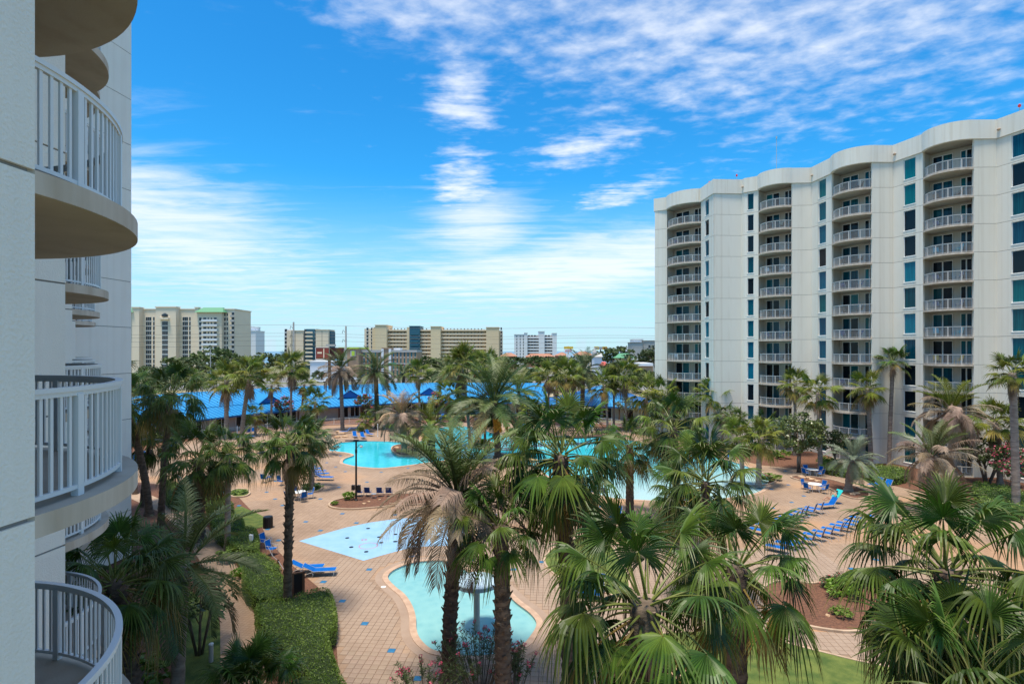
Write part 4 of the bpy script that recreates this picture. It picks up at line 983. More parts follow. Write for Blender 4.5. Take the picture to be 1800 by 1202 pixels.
for bx,by,cy,rp,lb_ in ((372,752,727,22,'pink-flowering myrtle at the left end of the blue roof'),(500,748,711,18,'red-flowering myrtle left of the roof hip'),(643,742,707,18,'dark red-flowering myrtle under the middle eaves'),(768,740,702,16,'red-flowering myrtle before the middle of the blue roof'),(700,744,724,12,'small flowering myrtle by the tan date palm'),(812,742,706,14,'dusky flowering myrtle behind the leaning palm')):
    ptree('flower',bx,by,cy,rp,lb_,name='flowering_tree',th=.1,multi=True,nb=5,group='flowering trees before the blue roof')
def bush(kind, px, py, r_, h, label, group=None, name='shrub'):
    root = thing(name, label, 'shrub', G(px,py), 0, group); link('foliage', CR[kind][0], root, (0,0,h*.5), px, (r_,r_,h*.62)); return root
bush('bright',613,879,.55,.8,'bright green leafy plant at the left end of the lamp bed')
bush('bright',588,888,.3,.4,'tiny green plant in the left tip of the lamp bed')
bush('bright',1483,1050,.85,1.0,'bright lime-green shrub in the lower right flower bed')
bush('rose',1462,1036,.75,.8,'red rose bush left of the lime-green shrub'); bush('rose',1497,1030,.8,.9,'red rose bush behind the lime-green shrub'); bush('rose',1525,1030,.6,.7,'red rose bush right of the lime-green shrub')
bush('shrub',548,859,.9,.55,'low green clump round the foot of the ring palm'); bush('shrub',420,868,.75,.4,'low green clump in the small kerbed ring on the left')
bush('shrub',1350,843,1.3,.6,'dark green groundcover in the twin palm bed'); bush('shrub',1375,806,1.0,1.1,'lone shrub in the mulch left of the magnolia')
bush('shrub',1455,818,1.0,1.0,'dark shrub at the foot of the leaning small tree'); bush('shrub',640,758,1.3,.9,'dark shrub beneath the yellow-green palm bush')
bush('shrub',740,791,1.2,1.1,'round dark shrub on the pool island'); bush('shrub',688,757,1.0,1.2,'grassy shrub right of the small dark date palm')
bush('shrub',808,740,1.3,1.0,'clipped round shrub on the far deck left of two blue chairs')
bush('grey',575,800,1.6,2.4,'tall shrub at the left end of the big pool'); bush('shrub',500,792,2.0,1.8,'dark shrub mass behind the tall skirted palm'); bush('shrub',470,795,1.6,1.6,'shrub left of the dark shrub mass behind the skirted palm')
bush('shrub',905,770,1.6,1.5,'shrub behind the bridge stair'); bush('bright',1060,770,1.4,1.2,'light green shrub right of the bridge rail')
bush('shrub',1480,1085,.5,.5,'small shrub in the middle of the lower right flower bed')
bush('shrub',230,1230,1.6,1.2,'dark undergrowth below the large lower left fan palm'); bush('shrub',405,985,.8,.8,'leafy shrub between path and low dark hedge')
bush('bright',420,1015,.5,.6,'small light shrub at the bend of the path')
# oleanders by the wading pool
def oleander(px, py, w, h, n, label, seed):
    rnd = random.Random(seed); root = thing('oleander', label, 'shrub', G(px,py)); st = MB(); lf = MB(); fl = MB()
    for k in range(n):
        a = rnd.uniform(0,6.28); rr = w*sqrt(rnd.random()); tip = Vector((cos(a)*rr, sin(a)*rr*.7, h*rnd.uniform(.6,1.05)*(1-.35*(rr/w)**2))); b0 = Vector((tip.x*.25,tip.y*.25,0)); m1 = b0.lerp(tip,.55)+Vector((0,0,.15))
        st.tube([b0,m1,tip], [.018,.012,.006], 4, cap=False)
        for q in range(46):
            t = rnd.uniform(.35,1); p = m1.lerp(tip,(t-.35)/.65) ; d = rdir(rnd)+Vector((0,0,.7)); d.normalize(); leaf(lf, p+d*.09, d, rnd.uniform(.13,.22), .014, rnd)
        if rnd.random() < .55:
            for q in range(11): leaf(fl, tip+rdir(rnd)*.07+Vector((0,0,.03)), rdir(rnd), .075, .03, rnd)
    link('stems', st.mesh('stems', M['bark']), root); stuff(link('foliage', lf.mesh('foliage', M['oleander']), root)); stuff(link('blossom', fl.mesh('blossom', M['pink']), root))
oleander(845,1222,1.9,2.9,70,'pink oleander by the foot of the wading pool, between two palm trunks',1)
oleander(745,1245,1.6,1.9,34,'sparser pink oleander left of the withered date palm trunk',2)
oleander(905,1225,1.0,2.2,26,'pink oleander at the right end of the wading pool',3)
# banana plant on the islet
bt = thing('banana_plant', 'banana plant with broad leaves on the pool islet', 'plant', G(848,783)); rnd = random.Random(5)
for k in range(11):
    a = k*2.4; e = radians(rnd.uniform(35,75)); b = MB(); P = []; n = 7; L = rnd.uniform(1.6,2.4); p = Vector((0,0,.2))
    for i in range(n):
        w = .26*sin(pi*min(1,(i+.4)/n))**.7; P += [p+Vector((-sin(a),cos(a),0))*w-Vector((0,0,.06)), p, p-Vector((-sin(a),cos(a),0))*w-Vector((0,0,.06))]; p = p+Vector((cos(a)*cos(e),sin(a)*cos(e),sin(e)))*L/n; e -= .22
    b.add(P, [f for i in range(n-1) for f in ((3*i,3*i+1,3*i+4,3*i+3),(3*i+1,3*i+2,3*i+5,3*i+4))]); b.build('leaf', M['bright'], bt)
# rocks
def rock_mesh(seed):
    rnd = random.Random(seed); bm = bmesh.new(); bmesh.ops.create_icosphere(bm, subdivisions=2, radius=.5)
    for v_ in bm.verts: v_.co *= rnd.uniform(.78,1.1); v_.co.z *= .62
    me = bpy.data.meshes.new('boulder'); bm.to_mesh(me); bm.free(); me.materials.append(M['rock']); return me
RK = [rock_mesh(q) for q in range(5)]
def rocks(px, label, group, smin=.5, smax=1.1):
    for q, (x, y) in enumerate(sorted(px)):
        o = link('boulder', RK[(int(x)+q)%5], None, G(x,y)+Vector((0,0,.08)), x, (random.uniform(smin,smax),random.uniform(smin,smax)*.8,random.uniform(smin,smax)*.7)); tag(o, label+', %s from the left' % ORD[q], 'rock', group)
rocks([(585,766),(592,769),(600,763),(607,768),(596,760),(572,770)], 'tan boulder in the far left pool rim heap', 'boulders at the far left pool rim', .7, 1.6)
rocks([(737,786),(745,790),(729,783),(750,786),(718,785),(697,788)], 'tan boulder on the palm island in the pool', 'boulders on the palm island', .6, 1.3)
rocks([(880,800),(890,803),(873,803),(898,806),(884,807)], 'orange boulder at the foot of the bridge stair', 'boulders at the bridge stair', .7, 1.5)
rocks([(667,880),(648,883),(640,886)], 'pale stone lying in the lamp bed', 'stones in the lamp bed', .25, .55)
rocks([(1410,840),(1420,841),(1428,843),(1437,846)], 'tan stone at the left end of the oval bed', 'stones at the left end of the oval bed', .5, 1.0)
rocks([(1505,868),(1499,870)], 'tan stone at the right end of the oval bed', 'stones at the right end of the oval bed', .5, .9)
rocks([(1596,1040),(1610,1048),(1600,1050)], 'orange boulder at the right end of the rose bed', 'boulders in the lower right flower bed', .5, 1.0)
tag(link('boulder', RK[2], None, G(1455,1083)+Vector((0,0,.05)), 1, (.4,.25,.2)), 'single pale stone in the middle of the lower right flower bed', 'rock')
rocks([(1190,1185),(1200,1178),(1212,1188),(1180,1192)], 'pale boulder half hidden under the bottom-centre palms', 'boulders under the bottom centre palms', .35, .7)
# ------------------------------------------------------------------ pool furniture
def lounger_proto(back):
    """chaise: x = 0 at the head end pivot, foot towards +x; back = angle of the backrest"""
    d = {}; h = .34
    s_ = MB(); s_.box(0,1.22,-.28,.28,h,h+.025); d['seat_sling'] = s_.mesh('seat_sling', M['sling'])
    c, s2 = cos(back), sin(back); b = MB(); L = .72
    P = [(-c*t-s2*o*-1*0+ s2*o, y, h+s2*t+c*o) for t in (0,L) for y in (-.28,.28) for o in (0,.025)]
    b.add(P, [(0,4,6,2),(1,3,7,5),(0,2,3,1),(4,5,7,6),(0,1,5,4),(2,6,7,3)]); d['back_sling'] = b.mesh('back_sling', M['sling'])
    f = MB()
    for y in (-.31,.31):
        f.tube([(1.25,y,h+.01),(0,y,h+.01),(-c*L,y,h+.01+s2*L)], .018, 6)
        f.tube([(-.55,y,.02),(-.45,y,h*.6),(0,y,h)], .016, 5)
    f.tube([(1.25,-.31,h+.01),(1.25,.31,h+.01)], .018, 6); f.tube([(-c*L,-.31,h+s2*L),(-c*L,.31,h+s2*L)], .018, 6)
    d['frame'] = f.mesh('frame', M['alu'])
    for nm, x in (('front',1.1),('rear',-.1)):
        g_ = MB(); g_.tube([(x,-.31,h),(x+.08,-.33,.16),(x,-.33,.02),(x,.33,.02),(x+.08,.33,.16),(x,.31,h)], .017, 5); d[nm] = g_.mesh('leg', M['alu'])
    return d
LG = {k: lounger_proto(radians(a)) for k, a in (('flat',6),('low',28),('up',52),('steep',72))}
LSHORT = lounger_proto(radians(45))
def lounger(px, py, head, label, kind='up', group='blue sun loungers', dark=False):
    """(px,py) = middle of the seat; head = plan direction (degrees) from foot to head"""
    a = radians(head); c = G(px, py, .34); c.z = 0
    root = thing('sun_lounger', label, 'sun lounger', (c.x+cos(a)*.3, c.y+sin(a)*.3, .0), a+pi, group)
    d = LG[kind]
    link('seat_sling', d['seat_sling'], root); link('back_sling', d['back_sling'], root, mat=M['slingdark'] if dark else None); link('frame', d['frame'], root)
    link('leg', d['front'], root); link('leg', d['rear'], root); return root
row2 = [(1372,962),(1389,956),(1401,953),(1420,947),(1437,941),(1453,936),(1469,931),(1483,925),(1495,921),(1508,917),(1517,911),(1529,906)]
for i, p in enumerate(row2): lounger(p[0], p[1], -42, 'blue lounger, %s from the left in the front row on the right deck' % ORD[i], 'steep', 'front row of loungers on the right deck', True)
row1 = [(1340,932),(1341,922),(1374,923),(1383,916),(1391,911),(1400,906),(1409,901),(1424,897),(1436,894)]
for i, p in enumerate(row1): lounger(p[0], p[1], -42, 'blue lounger, %s from the left in the back row on the right deck' % ORD[i], 'steep', 'back row of loungers on the right deck', True)
lounger(1456,886,14,'blue lounger with a turquoise towel where a person lies','up')
for i, p in enumerate([(570,838),(563,831.5),(558,827),(551,822.5),(543,819)]): lounger(p[0], p[1], 176, 'blue lounger, %s from the front in the row beside the ring palm' % ORD[i], 'low', 'loungers beside the ring palm', True)
lounger(541,995,187,'blue lounger nearer the splash pad of the two behind the near hedge','low'); lounger(562,1001,187,'blue lounger nearer the camera of the two behind the near hedge','low')
for i, p in enumerate([(624,765),(638,766.5),(649,762)]): lounger(p[0], p[1], [115,120,140][i], 'blue lounger with raised back, %s of three from the left on the far pool rim' % ORD[i], 'up', 'three loungers on the far pool rim')
lounger(607,758,20,'blue lounger at the foot of the mop-headed palm'); lounger(624,752,30,'blue lounger behind the three on the far pool rim')
lounger(425,768,170,'left lounger at the pool fence behind the leaning pair of palms','flat'); lounger(437,766,170,'right lounger at the pool fence behind the leaning pair of palms','flat')
lounger(238,808,120,'left one of two loungers at the end of the left wing'); lounger(250,802,120,'right one of two loungers at the end of the left wing')
lounger(297,789,110,'left one of two far loungers seen past the dark palms'); lounger(306,786,110,'right one of two far loungers seen past the dark palms')
lounger(918,749,60,'left one of two loungers behind the bridge','low'); lounger(925,747,60,'right one of two loungers behind the bridge','low')
lounger(1540,850,25,'left one of two loungers by the hedge at the right wing'); lounger(1556,854,25,'right one of two loungers by the hedge at the right wing')
lounger(1283,801,70,'lone blue lounger before the mulch at the second balcony column')
lounger(1028,1030,70,'left one of two loungers on the lawn among the big palms'); lounger(1050,1034,70,'right one of two loungers on the lawn among the big palms')
lounger(1083,905,60,'blue lounger at the pool beach left of the slim short palm'); lounger(1203,918,120,'blue lounger behind the bottom centre palms right of the slim short palm')
lounger(735,741,60,'blue lounger behind the tan date palm on the far deck'); lounger(771,739,60,'blue lounger on the far deck right of the pale trunk'); lounger(775,733,60,'second blue lounger on the far deck right of the pale trunk')
# dining chairs and tables
def chair_proto():
    d = {}; a = MB(); a.box(-.24,.24,-.23,.23,.42,.445); d['seat_sling'] = a.mesh('seat_sling', M['sling'])
    b = MB(); b.add([(-.24,.24,.46),(.24,.24,.46),(.24,.36,.95),(-.24,.36,.95),(-.24,.265,.455),(.24,.265,.455),(.24,.385,.945),(-.24,.385,.945)], [(0,1,2,3),(7,6,5,4),(0,4,5,1),(3,2,6,7),(0,3,7,4),(1,5,6,2)]); d['back_sling'] = b.mesh('back_sling', M['sling'])
    f = MB()
    for x in (-.27,.27):
        f.tube([(x,-.26,0),(x,-.25,.44),(x,-.22,.63),(x,.22,.64),(x,.30,.62)], .017, 5); f.tube([(x,.30,0),(x,.24,.44),(x,.375,.97)], .017, 5); f.tube([(x,-.25,.43),(x,.25,.43)], .014, 5)
    f.tube([(-.27,.375,.97),(.27,.375,.97)], .017, 5); d['frame'] = f.mesh('frame', M['alu']); return d
CH = chair_proto()
def chair(x, y, face, label, group=None, m=None, z=0, name='patio_chair', sm='sling'):
    """face = plan angle the sitter looks towards"""
    root = thing(name, label, 'chair', (x,y,z), face+pi/2, group)
    for k in ('seat_sling','back_sling'): link(k, CH[k], root, mat=None if sm == 'sling' else M[sm])
    link('frame', CH['frame'], root, mat=m); return root
tm = MB(); tm.lathe([(.02,.70),(.60,.70),(.61,.715),(.60,.73),(.02,.735)], 24); TT = tm.mesh('table_top', M['white'])
tl = MB(); tl.tube([(.42,0,0),(.34,0,.70)], .022, 6); TLG = tl.mesh('leg', M['white'])
def table(px, py, label, angs, who, sides):
    c = G(px, py, .72); c.z = 0; root = thing('round_table', label, 'table', c, 0, 'white round tables')
    link('table_top', TT, root)
    for k in range(4): link('leg', TLG, root, (0,0,0), k*pi/2+.6)
    for a, sd_ in zip(angs, sides):
        a = radians(a); chair(c.x+cos(a)*.92, c.y+sin(a)*.92, a+pi, 'blue sling chair %s the %s' % (sd_, who), 'chairs round the tables')
table(1428,824.5,'white round table with blue chairs, the one by the mulch edge',(200,300,95,20),'round table by the mulch edge',('on the left side of','in front of','behind','on the right side of'))
table(1432,850,'white round table with blue chairs before the oval bed',(205,300,120,20),'round table before the oval bed',('on the left side of','in front of','behind','on the right side of'))
table(526,864,'white round table behind the tall skirted palm trunk',(215,310,130,30),'round table behind the skirted palm',('on the left side of','in front of','behind','on the right side of'))
p = G(494,853); chair(p.x,p.y,radians(-20),'single blue chair left of the skirted palm trunk facing right')
p = G(465,848); chair(p.x,p.y,radians(80),'blue chair with its back to us left of the skirted palm')
p = G(474,845); chair(p.x,p.y,radians(-150),'chair turned sideways behind the blue chair left of the skirted palm')
for i, x in enumerate((632,647,668,684)):
    p = G(x,873); chair(p.x,p.y,radians(82+3*i),'navy-backed chair, %s from the left in the row behind the lamp bed' % ORD[i],'chairs behind the lamp bed',sm='slingdark')
for i, (x,y) in enumerate(((468,962),(478,975))):
    p = G(x,y); chair(p.x,p.y,radians(-15),('upper' if i == 0 else 'lower')+' of two blue chairs beside the low dark hedge')
for i, (x,y) in enumerate(((823,742),(837,743))):
    p = G(x,y); chair(p.x,p.y,radians(-85),('left' if i == 0 else 'right')+' of two blue chairs on the far deck behind the fruiting palm')
for i, (x,y) in enumerate(((437,764),(445,762))):
    p = G(x,y); chair(p.x,p.y,radians(-70),('left' if i == 0 else 'right')+' of two blue chairs by the fence left of the pool')
tb = thing('side_table', 'small grey side table in the row of chairs behind the lamp bed', 'table', G(657,876)); a = MB(); a.box(-.22,.22,-.22,.22,.42,.45); a.build('table_top', M['alu'], tb)
for sx in (-1,1):
    for sy in (-1,1): b = MB(); b.tube([(sx*.19,sy*.19,0),(sx*.19,sy*.19,.42)], .015, 5); b.build('leg', M['alu'], tb)

# lamp post
lp = thing('lamp_post', 'black lamp post with twin arms and a camera in the mulch bed', 'lamp post', G(626,880.5)); Hh = 5.35
a = MB(); a.lathe([(.16,0),(.16,.12),(.095,.2),(.08,Hh)], 12); a.build('pole', M['black'], lp)
a = MB(); a.lathe([(.11,0),(.11,.32)], 10); a.build('collar', M['black'], lp, (0,0,Hh-1.05))
a = MB(); a.box(-.22,.22,-.12,.12,0,.16); a.build('head', M['black'], lp, (0,0,Hh-.02))
for sg in (-1,1): a = MB(); a.box(min(sg*.22,sg*.95),max(sg*.22,sg*.95),-.16,.16,.02,.09); a.build('lamp_arm', M['black'], lp, (0,0,Hh))
a = MB(); a.tube([(0,0,-.75),(.10,0,-.55),(.28,0,-.30),(.42,0,-.28),(.46,0,-.36)], .022, 6); c_ = a.build('camera_arm', M['black'], lp, (0,0,Hh))
a = MB(); a.lathe([(.03,.12),(.14,.06),(.14,-.02),(.09,-.10),(.02,-.13)], 12); a.build('camera_dome', M['white'], c_, (.46,0,-.46))
for sg in (-1,1): a = MB(); a.box(-.13,.13,-.12,.12,0,.44); a.build('speaker', M['black'], lp, (sg*.26,-.02,1.0))
# litter bin, bollards, signboard
bn = thing('trash_bin', 'black slatted trash bin on the deck edge', 'trash bin', G(471,927)); a = MB(); a.lathe([(.29,0),(.29,.72)], 8); a.build('liner', M['black'], bn)
a = MB(); a.lathe([(.36,.72),(.37,.76),(.34,.86),(.20,.88)], 8); a.build('lid', M['black'], bn)
sl = MB(); sl.box(-.045,.045,-.02,.02,.02,.74); slm = sl.mesh('slat', M['black'])
for k in range(20): an_ = 2*pi*k/20; link('slat', slm, bn, (.335*cos(an_),.335*sin(an_),0), an_+pi/2)
bo = thing('bollard', 'white service bollard with a meter box beside the low dark hedge', 'bollard', G(440,972)); a = MB(); a.box(-.06,.06,-.06,.06,0,1.25); a.build('post', M['white'], bo); a = MB(); a.box(-.05,.16,-.09,.09,.85,1.22); a.build('box', M['white'], bo)
bo = thing('bollard', 'grey round bollard lamp on the strip of grass at the lower left', 'bollard', G(371,1163)); a = MB(); a.lathe([(.09,0),(.09,.72),(.085,.74)], 12); a.build('post', M['concrete'], bo); a = MB(); a.lathe([(.10,.74),(.10,.80),(.03,.83)], 12); a.build('cap', M['white'], bo)
sg_ = thing('wooden_screen', 'brown wooden screen with a dark panel behind the trunk of the skirted palm', 'screen', G(524,1048)); 
for x in (-.28,.28): a = MB(); a.box(x-.06,x+.06,-.06,.06,0,1.35); a.build('post', M['wood'], sg_)
a = MB(); a.box(-.22,.22,-.02,.02,.1,1.25); a.build('panel', M['black'], sg_); a = MB(); a.box(-.22,.22,-.04,.04,1.25,1.33); a.build('top_board', M['wood'], sg_)
sg_.rotation_euler[2] = .5
rp_ = thing('rope_post', 'short wooden post with a sagging rope behind the hedges', 'post', G(489,1004)); a = MB(); a.lathe([(.06,0),(.06,.75),(.04,.77)], 10); a.build('post', M['wood'], rp_)
pa = G(470,975)-G(489,1004); pb = G(524,1048)-G(489,1004); a = MB(); a.tube([pa+Vector((0,0,.6)),pa*.5+Vector((0,0,.45)),(0,0,.66),pb*.5+Vector((0,0,.45)),pb+Vector((-.2,0,.66))], .014, 5); a.build('rope', M['alu'], rp_)
for q, (x, y, hh, lb_) in enumerate(((664,767,1.9,'white slender post on the far pool rim right of three loungers'),(417,769,1.7,'white slender post by the leaning pair of palms'))):
    po = thing('shower_post', lb_, 'post', G(x,y)); a = MB(); a.lathe([(.09,0),(.08,.06),(.055,.08),(.055,hh)], 10); a.build('post', M['white'], po); a = MB(); a.lathe([(.075,hh),(.075,hh+.05),(.02,hh+.09)], 10); a.build('cap', M['white'], po)
sk = thing('skimmer_lid', 'white round skimmer lid in the paving left of the wading pool', 'lid', G(674,1031.5)); a = MB(); a.lathe([(.14,.012),(.14,.026),(.12,.03)], 16); a.build('lid', M['white'], sk)
# mushroom fountain
mf = thing('mushroom_fountain', 'pale blue mushroom shower standing in the wading pool', 'fountain', G(838,1103))
M['mush'] = mat('mushroom_paint', (.50,.66,.76), .4, (.56,.70,.80), 2, 3); M['mushrim'] = mat('mushroom_rim', (.30,.42,.50), .5)
a = MB(); a.lathe([(.15,-.4),(.15,2.05),(.22,2.12)], 16); a.build('stem', M['concrete'], mf, smooth=False)
a = MB(); a.lathe([(.2,2.10),(1.02,2.10),(1.08,2.13),(1.08,2.28)], 40); a.build('rim', M['mushrim'], mf)
a = MB(); a.lathe([(1.08,2.28),(1.0,2.34),(.7,2.40),(.3,2.43),(.02,2.44)], 40); a.build('cap', M['mush'], mf, smooth=True)
# inflatable / float on the pool beach
fl_ = thing('pool_float', 'dark oval float lying at the pool beach', 'float', G(1052,862)); a = MB(); a.lathe([(.3,0),(.95,.06),(1.0,.14),(.8,.22),(.2,.2)], 20); o = a.build('body', M['black'], fl_); o.scale = (1,.6,1)
# timber footbridge
br = thing('footbridge', 'dark timber footbridge with railings and a stair over the pool', 'bridge', (0.2,80,0))
A_, B_ = Vector((0,0)), Vector((14.5,4.5)); t_ = (B_-A_).normalized(); n_ = Vector((-t_.y,t_.x)); DZ = 1.0
a = MB(); a.obox(A_, B_, n_, -.85, .85, DZ-.22, DZ-.04); a.build('beam', M['wood'], br)
pl = MB(); pl.box(-.13,.13,-.9,.9,0,.04); plm = pl.mesh('plank', M['wood']); L_ = (B_-A_).length
for k in range(int(L_/.28)): q = A_+t_*(.14+.28*k); link('plank', plm, br, (q.x,q.y,DZ-.04), atan2(t_.y,t_.x))
pst = MB(); pst.box(-.05,.05,-.05,.05,-1.2,1.12); psm = pst.mesh('post', M['wood'])
for sg in (-.88,.88):
    for k in range(9): q = A_+t_*(L_*k/8)+n_*sg; link('post', psm, br, (q.x,q.y,DZ), atan2(t_.y,t_.x))
    for z0, z1 in ((1.06,1.13),(.60,.66),(.12,.18)):
        a = MB(); a.obox(A_, B_, n_, sg-.03, sg+.03, DZ+z0, DZ+z1); a.build('rail', M['wood'], br)
    bl = MB()
    for k in range(int(L_/.22)): q = A_+t_*(.1+.22*k); bl.obox(q, q+t_*.04, n_, sg-.02, sg+.02, DZ+.18, DZ+1.06)
    stuff(bl.build('pickets', M['wood'], br))
sv = Vector((-.35,-1)).normalized(); sn = Vector((sv.y,-sv.x))
for k in range(6):
    q = A_+sv*(.9+.34*k); a = MB(); a.obox(q, q+sv*.32, sn, -.75, .75, DZ-.2-.17*k, DZ-.14-.17*k); a.build('tread', M['wood'], br)
for sg in (-.78,.78):
    a = MB(); p0 = A_+sv*.8+sn*sg; p1 = A_+sv*3.0+sn*sg; a.tube([(p0.x,p0.y,DZ+.05),(p1.x,p1.y,-.02)], .09, 4); a.tube([(p0.x,p0.y,DZ+1.1),(p1.x,p1.y,1.0)], .05, 4); a.tube([(p1.x,p1.y,0),(p1.x,p1.y,1.05)], .06, 4); a.tube([(p0.x,p0.y,0),(p0.x,p0.y,DZ+1.15)], .06, 4); a.build('stair_rail', M['wood'], br)
# towel cart
tcb = thing('towel_cart', 'small cart heaped with blue towels beyond the bridge', 'cart', G(1035,760)); a = MB(); a.box(-.7,.7,-.4,.4,.25,.8); a.build('bin', M['white'], tcb)
a = MB(); a.lathe([(.75,.8),(.7,1.05),(.45,1.25),(.1,1.3)], 10); o = a.build('towels', M['sling'], tcb); o.scale = (1,.6,1)
for x in (-.5,.5):
    for y in (-.35,.35): a = MB(); a.tube([(x,y-.03,.13),(x,y+.03,.13)], .13, 10); a.build('wheel', M['black'], tcb)
# pool fence before the blue-roofed building
def fence(pts, label, nm='pool_fence'):
    b0 = pts[0].copy(); root = thing(nm, label, 'fence', b0); pst = MB(); pst.box(-.035,.035,-.035,.035,0,1.3); pm_ = pst.mesh('post', M['white']); 
    for i in range(len(pts)-1):
        A, B = (pts[i]-b0).xy, (pts[i+1]-b0).xy; L = (B-A).length; t = (B-A)/L; n = Vector((-t.y,t.x)); k = max(1, int(L/2.4))
        for q in range(k+(i == len(pts)-2)): p = A+t*(L*q/k); link('post', pm_, root, (p.x,p.y,0), atan2(t.y,t.x))
        for z in (.12,1.15): a = MB(); a.obox(A, B, n, -.02, .02, z, z+.045); a.build('rail', M['white'], root)
        a = MB()
        for q in range(int(L/.14)): p = A+t*(.07+.14*q); a.obox(p, p+t*.02, n, -.01, .01, .165, 1.15)
        stuff(a.build('pickets', M['white'], root))
fence([G(x,y) for x,y in ((330,772),(400,765),(470,757),(560,748),(640,745))], 'white picket pool fence before the left half of the blue roof')
fence([G(x,y) for x,y in ((985,742),(1030,743),(1075,748),(1130,755))], 'white picket pool fence before the pavilion')
# person on the lounger
pr = thing('person', 'person in a turquoise swimsuit lying on a lounger and reading a phone', 'person', G(1462,885.5))
SK = mat('skin', (.42,.22,.14), .6); M['turq'] = mat('turquoise_cloth', (.02,.48,.46), .8); M['hair'] = mat('hair', (.06,.035,.02), .8)
def skin_body(joints, edges, root, name, m):
    me = bpy.data.meshes.new(name); me.from_pydata([j[0] for j in joints], edges, []); o = link(name, me, root); me.materials.append(m)
    md = o.modifiers.new('skin', 'SKIN'); me.skin_vertices[0].data[0].use_root = True
    for i, j in enumerate(joints): me.skin_vertices[0].data[i].radius = (j[1], j[1]*.9); me.skin_vertices[0].data[i].use_loose = False
    o.modifiers.new('sub', 'SUBSURF').render_levels = 1; o.modifiers['sub'].levels = 1; return o
J = [((0,0,.50),.13),((.10,0,.56),.125),((.28,0,.75),.14),((.37,0,.86),.11),((.42,0,.92),.055),((.47,0,.99),.085),((.50,0,1.07),.085),
     ((-.06,.10,.48),.09),((-.45,.11,.62),.062),((-.82,.10,.40),.04),((-.88,.10,.47),.03),((-.06,-.10,.48),.09),((-.48,-.11,.50),.062),((-.86,-.10,.41),.04),((-.92,-.10,.48),.03),
     ((.34,.19,.84),.05),((.12,.24,.72),.036),((.0,.10,.94),.026),((-.03,.07,.99),.022),((.34,-.19,.84),.05),((.14,-.25,.72),.036),((.02,-.10,.92),.026),((-.01,-.07,.97),.022)]
bd = skin_body(J, [(0,1),(1,2),(2,3),(3,4),(4,5),(5,6),(0,7),(7,8),(8,9),(9,10),(0,11),(11,12),(12,13),(13,14),(3,15),(15,16),(16,17),(17,18),(3,19),(19,20),(20,21),(21,22)], pr, 'body', SK)
skin_body([((-.02,0,.49),.155),((.10,0,.56),.15),((.28,0,.75),.162),((.33,0,.81),.135)], [(0,1),(1,2),(2,3)], pr, 'swimsuit', M['turq'])
a = MB(); a.lathe([(.03,-.08),(.09,-.04),(.105,.03),(.08,.09),(.02,.11)], 10); a.build('hair', M['hair'], pr, (.535,0,1.06), smooth=True)
pr.rotation_euler[2] = radians(14)
tw = link('towel', MB.mesh.__get__((lambda b: (b.box(-.02,.02,-.33,.33,-.45,.45), b)[1])(MB()))('towel', M['turq'])); ang = radians(14)
tw.location = pr.location+Vector((cos(ang)*.62, sin(ang)*.62, .86)); tw.rotation_euler = (0, radians(40), ang); tag(tw, 'turquoise towel over the back of the occupied lounger', 'towel')
ph = link('phone', (lambda b: (b.box(-.006,.006,-.04,.04,-.08,.08), b)[1])(MB()).mesh('phone', M['black'])); ph.location = pr.location+Vector((-.05,0,.99)); tag(ph, 'dark phone held up by the person on the lounger', 'phone')
# balcony furniture on the wings
CHW = M['white']; M['wicker'] = mat('brown_wicker', (.10,.065,.04), .8, (.17,.11,.07), 9, 4); M['cyan'] = mat('cyan_plastic', (.02,.45,.55), .5); M['yellow'] = mat('yellow_plastic', (.75,.45,.02), .5); M['purple'] = mat('purple_cloth', (.20,.12,.35), .8)
cols_ = ['corner','second','third','fourth']
O = Vector((40.0, 74.0)); rnd = random.Random(21); used = 0
for i in range(4):
    A, B = Ls[i]+O, Rs[i]+O; t = (B-A).normalized(); n = Vector((t.y,-t.x))
    for k in range(3,12):
        if rnd.random() < .25 and not (i == 3 and k in (4,5,8)): continue
        sm, fm = rnd.choice((('wicker','wicker'),('wicker','wicker'),('white','white'),('slingdark','alu')))
        if i == 3 and k == 5: sm, fm = 'cyan','cyan'
        if i == 3 and k == 4: sm, fm = 'yellow','yellow'
        if i == 3 and k == 8: sm, fm = 'cyan','cyan'
        if i == 0 and k == 3: sm, fm = 'white','white'
        cname = {'wicker':'brown','white':'white','slingdark':'navy','cyan':'turquoise','yellow':'yellow'}[sm]
        for q, f in enumerate((.30,.72)):
            p = A.lerp(B, f)+n*.15
            chair(p.x, p.y, atan2(n.y,n.x)+(.7 if q == 0 else -.7), '%s chair, %s one on the %s-floor balcony, %s column from the far end' % (cname, ('left' if q == 0 else 'right'), ORD[k], cols_[i] if i else 'first'), 'chairs on the balconies of the right wing', M[fm], LV[k]+.02, 'balcony_chair', sm)
O = Vector((-18.0, 22.0))
for q, (kk, f, dd) in enumerate(((5,.35,-.5),(5,.7,-.6))):
    A, B = N_[0]+O, F_[0]+O; t = (B-A).normalized(); n = Vector((t.y,-t.x)); p = A.lerp(B, f)+n*dd
    chair(p.x, p.y, atan2(n.y,n.x), 'dark wicker chair, %s of two on the upper near balcony of the left wing' % ('nearer' if q == 0 else 'farther'), 'chairs on the near left balcony', M['wicker'], LV[kk]+.02, 'balcony_chair', 'wicker')
